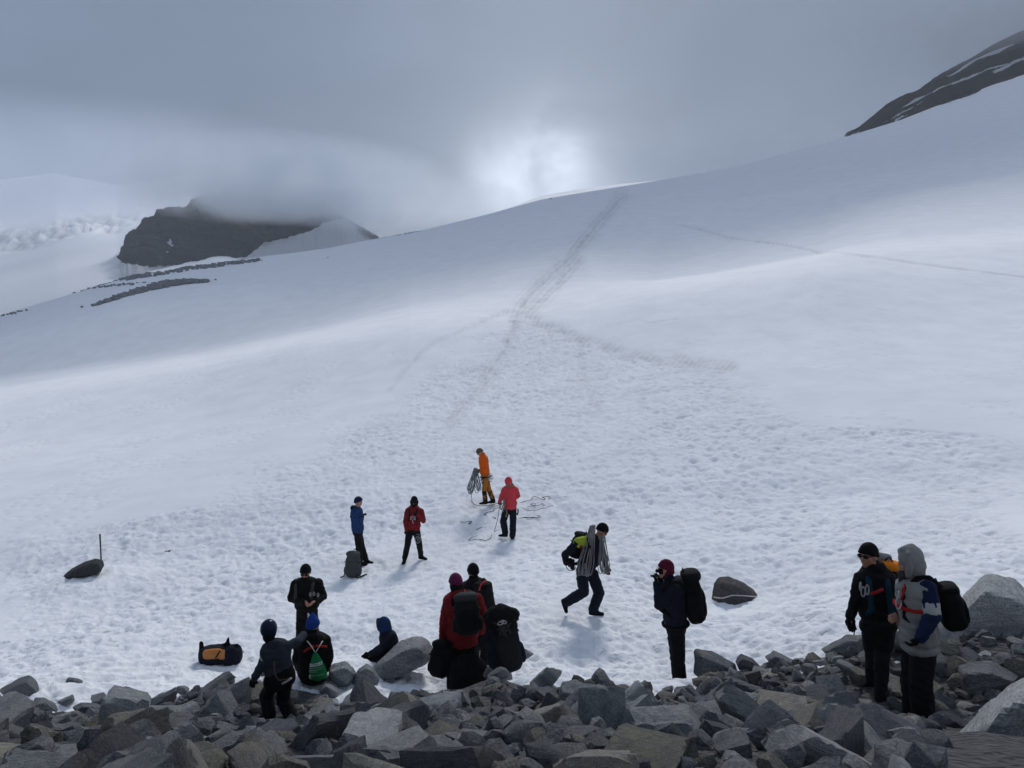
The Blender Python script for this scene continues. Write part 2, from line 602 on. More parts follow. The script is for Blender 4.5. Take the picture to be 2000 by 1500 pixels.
    dirt_shade = dirt_shade + 0.10 * np.clip(fbm2(X * 0.5, Y * 0.5, 61, 4), 0, 1) * near
    dirt_shade = dirt_shade + 0.22 * A * np.clip(p1 * 0.5 + p3 + p4 * sstep(24, 40, Y), 0, 1) * (Y > 9)  # shade of the pits painted in as darker snow
    nr, nc = Z.shape
    V = np.stack([X, Y, Z], -1).reshape(-1, 3)
    idx = np.arange(nr * nc).reshape(nr, nc)
    a, b = idx[:-1], idx[1:]
    F = np.stack([a[:, :-1], a[:, 1:], b[:, 1:], b[:, :-1]], -1).reshape(-1, 4)
    Fw = np.stack([a[:, -1], a[:, 0], b[:, 0], b[:, -1]], -1)
    F = np.concatenate([F, Fw])[:, ::-1]
    o = mesh_np("snow_slope", V, F, MAT['snow'])
    attr(o, 'dirt_shade', np.clip(dirt_shade, 0, 0.6).ravel())
    attr(o, 'tread', np.clip(np.maximum(tread * np.clip(patchy, 0.4, 1.3) * sstep(110, 60, Y), 0.9 * lane * (Y > 40)), 0, 1.3).ravel())
    tag(o, kind='structure')
    return o


snow = build_snow()

# ------------------------------------------------------------------ far mountains
def grid_mesh(name, P, mat, parent=None, flip=False):
    nr, nc = P.shape[:2]
    idx = np.arange(nr * nc).reshape(nr, nc)
    a, b = idx[:-1], idx[1:]
    F = np.stack([a[:, :-1], a[:, 1:], b[:, 1:], b[:, :-1]], -1).reshape(-1, 4)
    if flip:
        F = F[:, ::-1]
    return mesh_np(name, P.reshape(-1, 3), F, mat, True, parent)


def in_poly(px, py, poly):
    inside = np.zeros(px.shape, bool)
    n = len(poly)
    for i in range(n):
        x1, y1 = poly[i]
        x2, y2 = poly[(i + 1) % n]
        c = ((y1 > py) != (y2 > py)) & (px < (x2 - x1) * (py - y1) / (y2 - y1 + 1e-12) + x1)
        inside ^= c
    return inside


def mat_far(name):
    """Bare far rock with snow lying where the 'snow' attribute says."""
    m, nt, b = new_mat(name)
    n = noise_node(nt, 0.06, 8, 0.75, 0.6, mscale=(1, 1, 2.4))
    n2 = noise_node(nt, 0.28, 8, 0.8)
    c = ramp(nt, n.outputs['Fac'], [(0.3, (0.007, 0.008, 0.010)), (0.55, (0.018, 0.019, 0.021)), (0.75, (0.045, 0.045, 0.044))])
    c = mixrgb(nt, 0.7, c, ramp(nt, n2.outputs['Fac'], [(0.3, (0.45,) * 3), (0.5, (1,) * 3), (0.72, (1.9,) * 3)]), 'MULTIPLY')
    s = ramp(nt, attr_node(nt, 'snow'), [(0.40, (0, 0, 0)), (0.60, (1, 1, 1))])
    c = mixrgb(nt, s, c, (0.80, 0.82, 0.86))
    nt.links.new(c, b.inputs['Base Color'])
    b.inputs['Roughness'].default_value = 0.9
    b.inputs['Specular IOR Level'].default_value = 0.1
    bump(nt, b, n2.outputs['Fac'], 1.0, 4.0)
    return m


MAT['far'] = mat_far("far_rock_and_snow")


def far_surface(name, xs, top, bot, d_bot, d_top, back, nx, ny, amp, streaks=(), seed=0, rough=1.0, skirt=0):
    """A mountain flank: rows run from its foot up to its crest and down behind. Edges are given in photo pixels."""
    px = np.linspace(xs[0], xs[1], nx)
    tp = np.interp(px, [p[0] for p in top], [p[1] for p in top])
    bt = np.interp(px, [p[0] for p in bot], [p[1] for p in bot])
    jag = rough * (2.2 * fbm2(px * 0.11, px * 0, seed + 5, 3) + 1.2 * noise2(px * 0.5, px * 0, seed + 6))
    t = np.linspace(0, 1, ny)
    rows, snowv = [], []
    for q in (0.0, 0.35, 0.7, 0.97) if skirt else ():       # snow banked up against the foot
        py = bt + jag + skirt * (1 - q) ** 1.3
        rows.append(np.array([at(a, b, d_bot - 46 * (1 - q) - 0.5) for a, b in zip(px, py)]))
        snowv.append(np.ones(nx))
    for k in t:
        py = bt + jag + (tp + jag * 0.25 - bt - jag) * k
        d = d_bot + (d_top - d_bot) * k ** 1.2
        pts = np.array([at(a, b, d) for a, b in zip(px, py)])
        rows.append(pts)
        s = np.zeros(nx)
        for poly in streaks:
            s = np.maximum(s, in_poly(px, py, poly).astype(float))
        snowv.append(s)
    for k in np.linspace(0.08, 1, 14):
        pts = rows[ny - 1 + (4 if skirt else 0)].copy()
        sc = 1 + back * k / d_top
        z0 = pts[:, 2].copy()
        pts[:, 0] *= sc
        pts[:, 1] *= sc
        pts[:, 2] = z0 - 0.55 * back * k ** 1.5 * np.clip((bt - tp) / 60, 0, 1) ** 2
        e_b = rows[0][:, 2] / rows[0][:, 1]
        pts[:, 2] = np.maximum(pts[:, 2], e_b * pts[:, 1] + 2)
        rows.append(pts)
        snowv.append(np.zeros(nx))
    P = np.array(rows)
    Q = P.reshape(-1, 3)
    n = np.array([noise3(Q, 0.035, seed), noise3(Q, 0.11, seed + 3), noise3(Q, 0.4, seed + 4)])
    h = (amp * n[0] + 0.45 * amp * n[1] + 0.16 * amp * n[2]).reshape(P.shape[:2])
    h[:4] *= 0.15 if skirt else 1
    P[:, :, 1] -= h
    P[:, :, 2] += 0.25 * h
    o = grid_mesh(name, P, MAT['far'])
    attr(o, 'snow', np.array(snowv).ravel())
    return o


def build_hill():
    top = [(236, 500), (244, 484), (252, 462), (264, 446), (300, 421), (340, 396), (380, 386), (450, 378), (520, 376), (580, 384), (630, 398), (655, 410), (668, 420), (690, 436), (720, 458), (760, 482), (800, 490)]
    bot = [(236, 514), (256, 516), (300, 522), (345, 518), (390, 513), (440, 505), (482, 500), (505, 484), (540, 470), (572, 463), (610, 448), (640, 432), (668, 425), (690, 438), (720, 459), (760, 483), (800, 491)]
    st = [[(322, 470), (329, 463), (333, 470), (331, 474), (337, 476), (334, 479), (327, 475)], [(300, 462), (304, 461), (303, 464), (299, 464)],
          [(247, 444), (266, 436), (281, 437), (262, 447)], [(320, 489), (325, 486), (324, 490)], [(672, 380), (830, 380), (830, 520), (672, 520)]]
    o = far_surface("rock_hill", (236, 800), top, bot, 560, 660, 120, 540, 110, 13.0, st, 3, 1.0, 75)
    return tag(o, kind='structure')


def build_ridge():
    top = [(1652, 266), (1672, 254), (1690, 238), (1738, 198), (1766, 184), (1802, 167), (1830, 146), (1850, 137), (1880, 120), (1930, 92), (2000, 66), (2100, 20), (2250, -40)]
    bot = [(1652, 268), (1680, 271), (1735, 262), (1765, 256), (1800, 245), (1820, 232), (1850, 208), (1880, 194), (1920, 180), (1960, 168), (2000, 157), (2100, 120), (2250, 70)]
    st = [[(1764, 207), (1790, 190), (1820, 181), (1830, 173), (1870, 155), (1900, 145), (1930, 132), (1975, 119), (2006, 107), (2260, -10), (2260, 0), (2004, 115), (1976, 126), (1960, 128), (1925, 141), (1895, 154), (1860, 168), (1832, 176), (1800, 190), (1775, 205)],
          [(1655, 270), (1690, 258), (1715, 244), (1745, 230), (1775, 216), (1803, 199), (1790, 208), (1764, 219), (1736, 233), (1700, 252), (1685, 262)],
          [(1848, 148), (1870, 138), (1880, 130), (1920, 112), (1960, 97), (1985, 93), (1950, 106), (1905, 122), (1880, 136)],
          [(1741, 239), (1755, 233), (1766, 225), (1758, 235), (1766, 232), (1744, 244)],
          [(1936, 142), (1962, 133), (1985, 123), (1975, 131), (1940, 146)], [(1705, 266), (1721, 258), (1713, 265)], [(1728, 262), (1770, 252), (1755, 258)]]
    o = far_surface("rock_ridge", (1652, 2250), top, bot, 322, 430, 140, 640, 110, 6.0, st, 9, 1.2)
    return tag(o, kind='structure')


def build_snowfield():
    """The next glacier basin beyond the crest, with an icefall on the left."""
    top = [(-900, 330), (-300, 372), (-120, 340), (0, 352), (110, 338), (230, 362), (330, 350), (420, 335), (520, 400), (620, 432), (700, 462), (760, 474), (880, 445), (940, 424), (1000, 404), (1060, 381), (1120, 370), (1200, 361), (1260, 356), (1330, 350), (1500, 335)]
    px = np.linspace(-900, 1500, 520)
    tp = np.interp(px, [p[0] for p in top], [p[1] for p in top])
    bot = np.interp(px, [-900, 0, 250, 420, 640, 830, 1060, 1250, 1500], [840, 650, 610, 580, 530, 490, 430, 400, 360])
    t = np.linspace(0, 1, 130)
    rows = []
    for k in t:
        py = bot + (tp - bot) * k
        d = 420 + 780 * k ** 1.5
        rows.append(np.array([at(a, b, d) for a, b in zip(px, py)]))
    P = np.array(rows)
    PX = np.broadcast_to(px, P.shape[:2])
    PY = bot[None] + (tp - bot)[None] * t[:, None]
    ice = sstep(330, 180, PX) * sstep(25, 8, np.abs(PY - (470 - 0.16 * PX) - 6 * np.sin(PX * .03)))
    Q = P.reshape(-1, 3)
    c = np.abs(fbm2(Q[:, 0] * 0.05, Q[:, 1] * 0.02 + Q[:, 0] * 0.02, 8, 3)).reshape(P.shape[:2])
    side = sstep(640, 560, PX) * 0 + np.exp(-((PX - 590) / 60) ** 2) * np.exp(-((PY - 462) / 22) ** 2)
    P[:, :, 2] += ice * (c * 12 - 5) + side * 5 * c
    P[:, :, 2] += 1.5 * fbm2(P[:, :, 0] * 0.006, P[:, :, 1] * 0.006, 4, 3)
    back = P[-1].copy()
    back[:, 2] -= 60
    back[:, 1] += 160
    P = np.concatenate([P, back[None]])
    o = grid_mesh("snowfield", P, MAT['snow'])
    dirt_shade = np.concatenate([(ice * np.clip(0.75 - 1.6 * c, 0, 0.6)), np.zeros((1, len(px)))])  # icefall coloured darker along its low furrows
    attr(o, 'dirt_shade', dirt_shade.ravel())
    return tag(o, kind='structure')


build_hill()
build_ridge()
build_snowfield()


# ------------------------------------------------------------------ stones
def ico(sub):
    bm = bmesh.new()
    bmesh.ops.create_icosphere(bm, subdivisions=sub, radius=1)
    V = np.array([v.co for v in bm.verts])
    F = np.array([[v.index for v in f.verts] for f in bm.faces])
    bm.free()
    return V / np.linalg.norm(V, axis=1)[:, None], F


ICO = {k: ico(k) for k in (1, 2, 3, 4, 5)}


def hull_planes(pts):
    bm = bmesh.new()
    vs = [bm.verts.new(p) for p in pts]
    bmesh.ops.convex_hull(bm, input=vs)
    bm.normal_update()
    c = np.mean(np.array(pts), axis=0)
    N, D = [], []
    for f in bm.faces:
        n = np.array(f.normal)
        if np.linalg.norm(n) < 0.5:
            continue
        d = n @ (np.array(f.verts[0].co) - c)
        if d < 0:
            n, d = -n, -d
        N.append(n)
        D.append(d)
    bm.free()
    return c, np.array(N), np.array(D)


def stone_from_planes(N, D, sub, rough, seed, chip=0.5):
    """Star-shaped stone bounded by the given planes, with broken edges, ledges and grain."""
    dirs, F = ICO[sub]
    q = dirs @ N.T
    r = np.where(q > 1e-4, D[None] / np.maximum(q, 1e-4), 1e9)
    rs = np.sort(r, axis=1)
    r0 = rs[:, 0]
    size = np.median(r0)
    # knock the edges off a little, unevenly
    gap = (rs[:, 1] - rs[:, 0]) / size
    r = r0 * (1 - 0.025 * np.exp(-gap / 0.03))
    V = dirs * r[:, None]
    s = 1 / size
    n1 = noise3(V * np.array((1, 1, 2.2)), 1.1 * s, seed)
    n2 = noise3(V, 2.9 * s, seed + 5)
    n3 = noise3(V, 8 * s, seed + 9)
    step = np.floor(n1 * 5 + 0.6 * n2) / 5.0           # ledges where layers broke away
    h = rough * size * (0.17 * step * chip + 0.03 * n2 + 0.03 * n3)
    return V + dirs * h[:, None], F


def rand_planes(rng, dims, n=11):
    N = rng.normal(size=(n, 3))
    N /= np.linalg.norm(N, axis=1)[:, None]
    N = np.concatenate([N, np.eye(3), -np.eye(3)])
    D = np.concatenate([rng.uniform(0.55, 0.92, n), rng.uniform(0.7, 1.0, 6)])
    S = np.array(dims)
    M = N / S
    ln = np.linalg.norm(M, axis=1)
    return M / ln[:, None], D / ln


def sharp(o, ang=28):
    """Smooth shading that keeps broken edges crisp."""
    me = o.data
    me.polygons.foreach_set('use_smooth', np.ones(len(me.polygons), dtype=bool))
    me.set_sharp_from_angle(angle=R(ang))


def build_moraine():
    """Bands of rubble lying along the crest on the left."""
    bands = [([(165, 562), (200, 548), (255, 540), (300, 532), (370, 522), (430, 516), (500, 508)], 11, 520, (0.35, 1.1)),
             ([(178, 563), (230, 556), (285, 551)], 3, 60, (0.2, 0.5)),
             ([(182, 597), (240, 577), (290, 563), (330, 553), (365, 549), (405, 548)], 8, 380, (0.3, 1.0)),
             ([(724, 469), (760, 463), (800, 456), (822, 452)], 1.6, 90, (0.25, 0.5)),
             ([(0, 617), (25, 611), (44, 606)], 1.5, 30, (0.2, 0.5)),
             ([(440, 517), (470, 511), (510, 508)], 4, 40, (0.2, 0.4))]
    rng = np.random.default_rng(5)
    Vs, Fs, off = [], [], 0
    singles = [(146, 570, 0.9), (160, 599, 0.4), (52, 606, 0.5), (421, 546, 0.3), (170, 563, 0.4), (640, 489, 0.5), (180, 561, 0.6), (1052, 391, 0.5), (1076, 388, 0.5), (640, 503, 0.2)]
    todo = []
    for pl, w, n, (s0, s1) in bands:
        q = np.array(pl, float)
        for k in range(n):
            t = rng.uniform(0, len(q) - 1)
            i = min(int(t), len(q) - 2)
            p = q[i] + (q[i + 1] - q[i]) * (t - i)
            taper = min(1.0, 0.25 + 2.2 * min(t, len(q) - 1 - t) / (len(q) - 1))
            todo.append((p[0] + rng.normal() * 3, p[1] + rng.uniform(-1, 1) * w * 0.5 * taper, rng.uniform(s0, s1) * (0.5 + 0.5 * taper)))
    todo += singles
    for px, py, s in todo:
        u, e = ue(px, py)
        dc = float(np.interp(u, _cr[:, 0], _cr[:, 2]))
        d = np.linspace(90, dc, 400)
        f = base_z(u * d, d) - e * d
        i = int(np.argmax(f > 0)) if (f > 0).any() else len(d) - 1
        d0 = d[i]
        N, D = rand_planes(rng, (s, s * 0.8, s * 0.62), 7)
        V, F = stone_from_planes(N, D, 1, 1.0, int(rng.integers(999)))
        z = float(base_z(np.array([u * d0]), np.array([d0]))[0])
        Vs.append(V + np.array([u * d0, d0, z]))
        Fs.append(F + off)
        off += len(V)
    o = mesh_np("moraine_rubble", np.concatenate(Vs), np.concatenate(Fs), MAT['rock_dark'], False)
    return tag(o, kind='stuff')


build_moraine()


# ------------------------------------------------------------------ air
def vol_mat(name, dens, color=(0.80, 0.85, 0.93), aniso=0.2):
    m = bpy.data.materials.new(name)
    m.use_nodes = True
    nt = m.node_tree
    nt.nodes.clear()
    out = nt.nodes.new('ShaderNodeOutputMaterial')
    v = nt.nodes.new('ShaderNodeVolumePrincipled')
    v.inputs['Color'].default_value = (*color, 1)
    v.inputs['Density'].default_value = dens
    v.inputs['Anisotropy'].default_value = aniso
    nt.links.new(v.outputs[0], out.inputs['Volume'])
    return m, nt, v


def build_haze():
    bm = bmesh.new()
    bmesh.ops.create_cube(bm, size=1)
    me = bpy.data.meshes.new("haze")
    lo, hi = Vector((-1700, -1700, -200)), Vector((1700, 1700, 270))
    for v in bm.verts:
        v.co = Vector([(a + b) / 2 + c * (b - a) for a, b, c in zip(lo, hi, v.co)])
    bm.to_mesh(me)
    m, nt, v = vol_mat("haze", HAZE, (0.95, 0.97, 1.0), 0.0)
    me.materials.append(m)
    o = bpy.data.objects.new("haze", me)
    COL.objects.link(o)
    return tag(o, kind='stuff')


def build_cloud(c, rad, dens, scale, seed, color=(0.80, 0.85, 0.93)):
    """A bank of mist: a lumpy closed body whose density thins out to nothing at its rim."""
    V, F = ICO[4]
    h = 1 + 0.12 * noise3(V, 1.3, seed)
    o = mesh_np("cloud", V * h[:, None] * np.array(rad), F, None)
    o.location = c
    m, nt, v = vol_mat("mist", 0.0, color)
    tc = nt.nodes.new('ShaderNodeTexCoord')
    mp = nt.nodes.new('ShaderNodeMapping')
    mp.inputs['Scale'].default_value = [1.0 / q for q in rad]
    nt.links.new(tc.outputs['Object'], mp.inputs[0])
    ln = nt.nodes.new('ShaderNodeVectorMath')
    ln.operation = 'LENGTH'
    nt.links.new(mp.outputs[0], ln.inputs[0])
    fall = ramp(nt, ln.outputs['Value'], [(0.35, (1, 1, 1)), (0.95, (0, 0, 0))])
    n = noise_node(nt, scale, 3, 0.55, 0.4)
    nr = ramp(nt, n.outputs['Fac'], [(0.34, (0, 0, 0)), (0.62, (1, 1, 1))])
    mu = nt.nodes.new('ShaderNodeMath')
    mu.operation = 'MULTIPLY'
    nt.links.new(fall, mu.inputs[0])
    nt.links.new(nr, mu.inputs[1])
    m2 = nt.nodes.new('ShaderNodeMath')
    m2.operation = 'MULTIPLY'
    m2.inputs[1].default_value = dens
    nt.links.new(mu.outputs[0], m2.inputs[0])
    nt.links.new(m2.outputs[0], v.inputs['Density'])
    o.data.materials.append(m)
    return tag(o, kind='stuff')


def build_shade_cloud(d0, d1, slope, x0, x1, thick, dens, seed, L0=0.0):
    """An unseen cloud, added and shaped over the slope to keep the sun off the ground between distances d0 and d1."""
    V, F = ICO[5]
    S = np.sign(V) * np.abs(V) ** 0.55                     # flat-topped, with a fairly firm rim
    S = S / np.maximum(1e-6, (np.abs(S) ** 4).sum(1) ** 0.25)[:, None]
    hx = 0.5 * (x1 - x0)
    hy = 0.5 * (d1 - d0)
    P = S * np.array((hx, hy, thick))
    P[:, 1] += 20 * noise2(P[:, 0] * 3.0 / hx, P[:, 0] * 0, seed) + 7 * noise2(P[:, 0] * 12 / hx, P[:, 1] * 0, seed + 1)
    P[:, 2] *= 1 + 0.5 * noise2(P[:, 0] * 5 / hx, P[:, 1] * 3 / hy, seed + 2)
    P[:, 2] += P[:, 1] * slope
    yc = 0.5 * (d0 + d1)
    o = mesh_np("cloud", P, F, None)
    o.location = (0.5 * (x0 + x1), yc, yc * slope + L0)
    o.data.materials.append(vol_mat("cloud", dens, (0.97, 0.98, 1.0), 0.3)[0])
    return tag(o, kind='stuff')


HAZE = 0.00028
build_haze()
build_cloud(at(530, 352, 565), (150, 85, 34), 0.055, 0.028, 1, (0.90, 0.95, 1.0))
build_cloud(at(600, 402, 540), (85, 45, 15), 0.05, 0.05, 5, (0.90, 0.95, 1.0))
build_cloud(at(700, 432, 530), (45, 30, 11), 0.05, 0.06, 10, (0.90, 0.95, 1.0))
build_cloud(at(-40, 335, 760), (430, 220, 62), 0.013, 0.011, 2, (0.68, 0.75, 0.86))
build_cloud(at(2010, 30, 400), (120, 90, 32), 0.018, 0.03, 3, (0.95, 0.97, 1.0))
build_cloud(at(770, 396, 560), (120, 60, 20), 0.03, 0.03, 6, (0.92, 0.95, 1.0))
build_cloud(at(1450, 318, 312), (80, 40, 11), 0.02, 0.05, 9, (0.92, 0.95, 1.0))
build_shade_cloud(252, 1082, 0.535, -950, 1080, 12, 0.06, 4)  # dense unseen cloud added to shade the upper slope and the hill
build_shade_cloud(78, 152, 0.0, -190, 200, 4, 0.036, 8, 82)  # thin unseen cloud added to dim the sun around the people


# ------------------------------------------------------------------ scree at the foot of the snow
EDGE = [(-900, 1400), (-200, 1398), (0, 1392), (90, 1378), (140, 1386), (250, 1382), (330, 1368), (380, 1350), (440, 1336), (520, 1334), (610, 1346),
        (640, 1352), (664, 1384), (700, 1380), (735, 1362), (800, 1372), (850, 1364), (872, 1335), (950, 1325), (1000, 1340), (1060, 1352), (1130, 1336), (1170, 1318), (1210, 1338),
        (1290, 1342), (1350, 1347), (1400, 1334), (1440, 1312), (1500, 1298), (1560, 1288), (1620, 1288), (1650, 1276), (1700, 1256), (1800, 1235), (2000, 1215), (2900, 1180)]
_eg = [(ue(*p)[0], ground(*p, lo=5, hi=16).y) for p in EDGE]
_eu, _ed = np.array([q[0] for q in _eg]), np.array([q[1] for q in _eg])


def edge_d(u):
    return np.interp(u, _eu, _ed)


def project(p):
    """World point -> photo pixel."""
    cp, sp = math.cos(PITCH), math.sin(PITCH)
    yc = p[1] * cp - p[2] * sp
    zc = p[1] * sp + p[2] * cp
    return 1000 + FPX * p[0] / yc, 750 - FPX * zc / yc


def mat_rubble():
    m, nt, b = new_mat("rubble")
    n = noise_node(nt, 9, 6, 0.75, 0.3)
    v = nt.nodes.new('ShaderNodeTexVoronoi')
    v.inputs['Scale'].default_value = 14
    tc = nt.nodes.new('ShaderNodeTexCoord')
    nt.links.new(tc.outputs['Object'], v.inputs['Vector'])
    c = ramp(nt, n.outputs['Fac'], [(0.3, (0.018, 0.019, 0.022)), (0.7, (0.07, 0.071, 0.073))])
    nt.links.new(c, b.inputs['Base Color'])
    b.inputs['Roughness'].default_value = 0.95
    bump(nt, b, v.outputs['Distance'], 1.0, 0.05)
    return m


def build_scree_ground():
    us = np.linspace(-1.3, 1.3, 330)
    ts = np.linspace(0, 1, 130)
    ed = edge_d(us) + 0.35
    rows = []
    for t in ts:
        d = 0.6 + (ed - 0.6) * t
        x = us * d
        z = hz(x, d) + 0.05 + 0.035 * fbm2(x * 2.2, d * 2.2, 41, 4) - 0.30 * sstep(0.93, 1.0, t) - 0.22 * sstep(0.05, 0.45, fbm2(x * 0.9, d * 0.9, 47, 3)) * sstep(ed - 1.9, ed - 0.6, d)
        rows.append(np.stack([x, d, z], -1))
    o = grid_mesh("scree_ground", np.array(rows), mat_rubble(), flip=True)
    return tag(o, kind='structure')


build_scree_ground()


def soil_snow_edge():
    """Grit and slush where the snow thins out against the stones."""
    me = snow.data
    n = len(me.vertices)
    co = np.zeros(n * 3, dtype=np.float32)
    me.vertices.foreach_get('co', co)
    co = co.reshape(-1, 3)
    a = me.attributes['dirt_shade'].data
    v = np.zeros(n, dtype=np.float32)
    a.foreach_get('value', v)
    y = np.maximum(co[:, 1], 0.5)
    near = (co[:, 1] > 4) & (co[:, 1] < 16)
    t = np.where(near, np.exp(-(np.maximum(y - edge_d(co[:, 0] / y), 0) / 0.7) ** 2), 0)
    v = np.clip(v + t * np.clip(0.16 + 0.45 * fbm2(co[:, 0] * 1.7, co[:, 1] * 1.7, 71, 4), 0, 0.5), 0, 0.75)
    a.foreach_set('value', v.astype(np.float32))


soil_snow_edge()

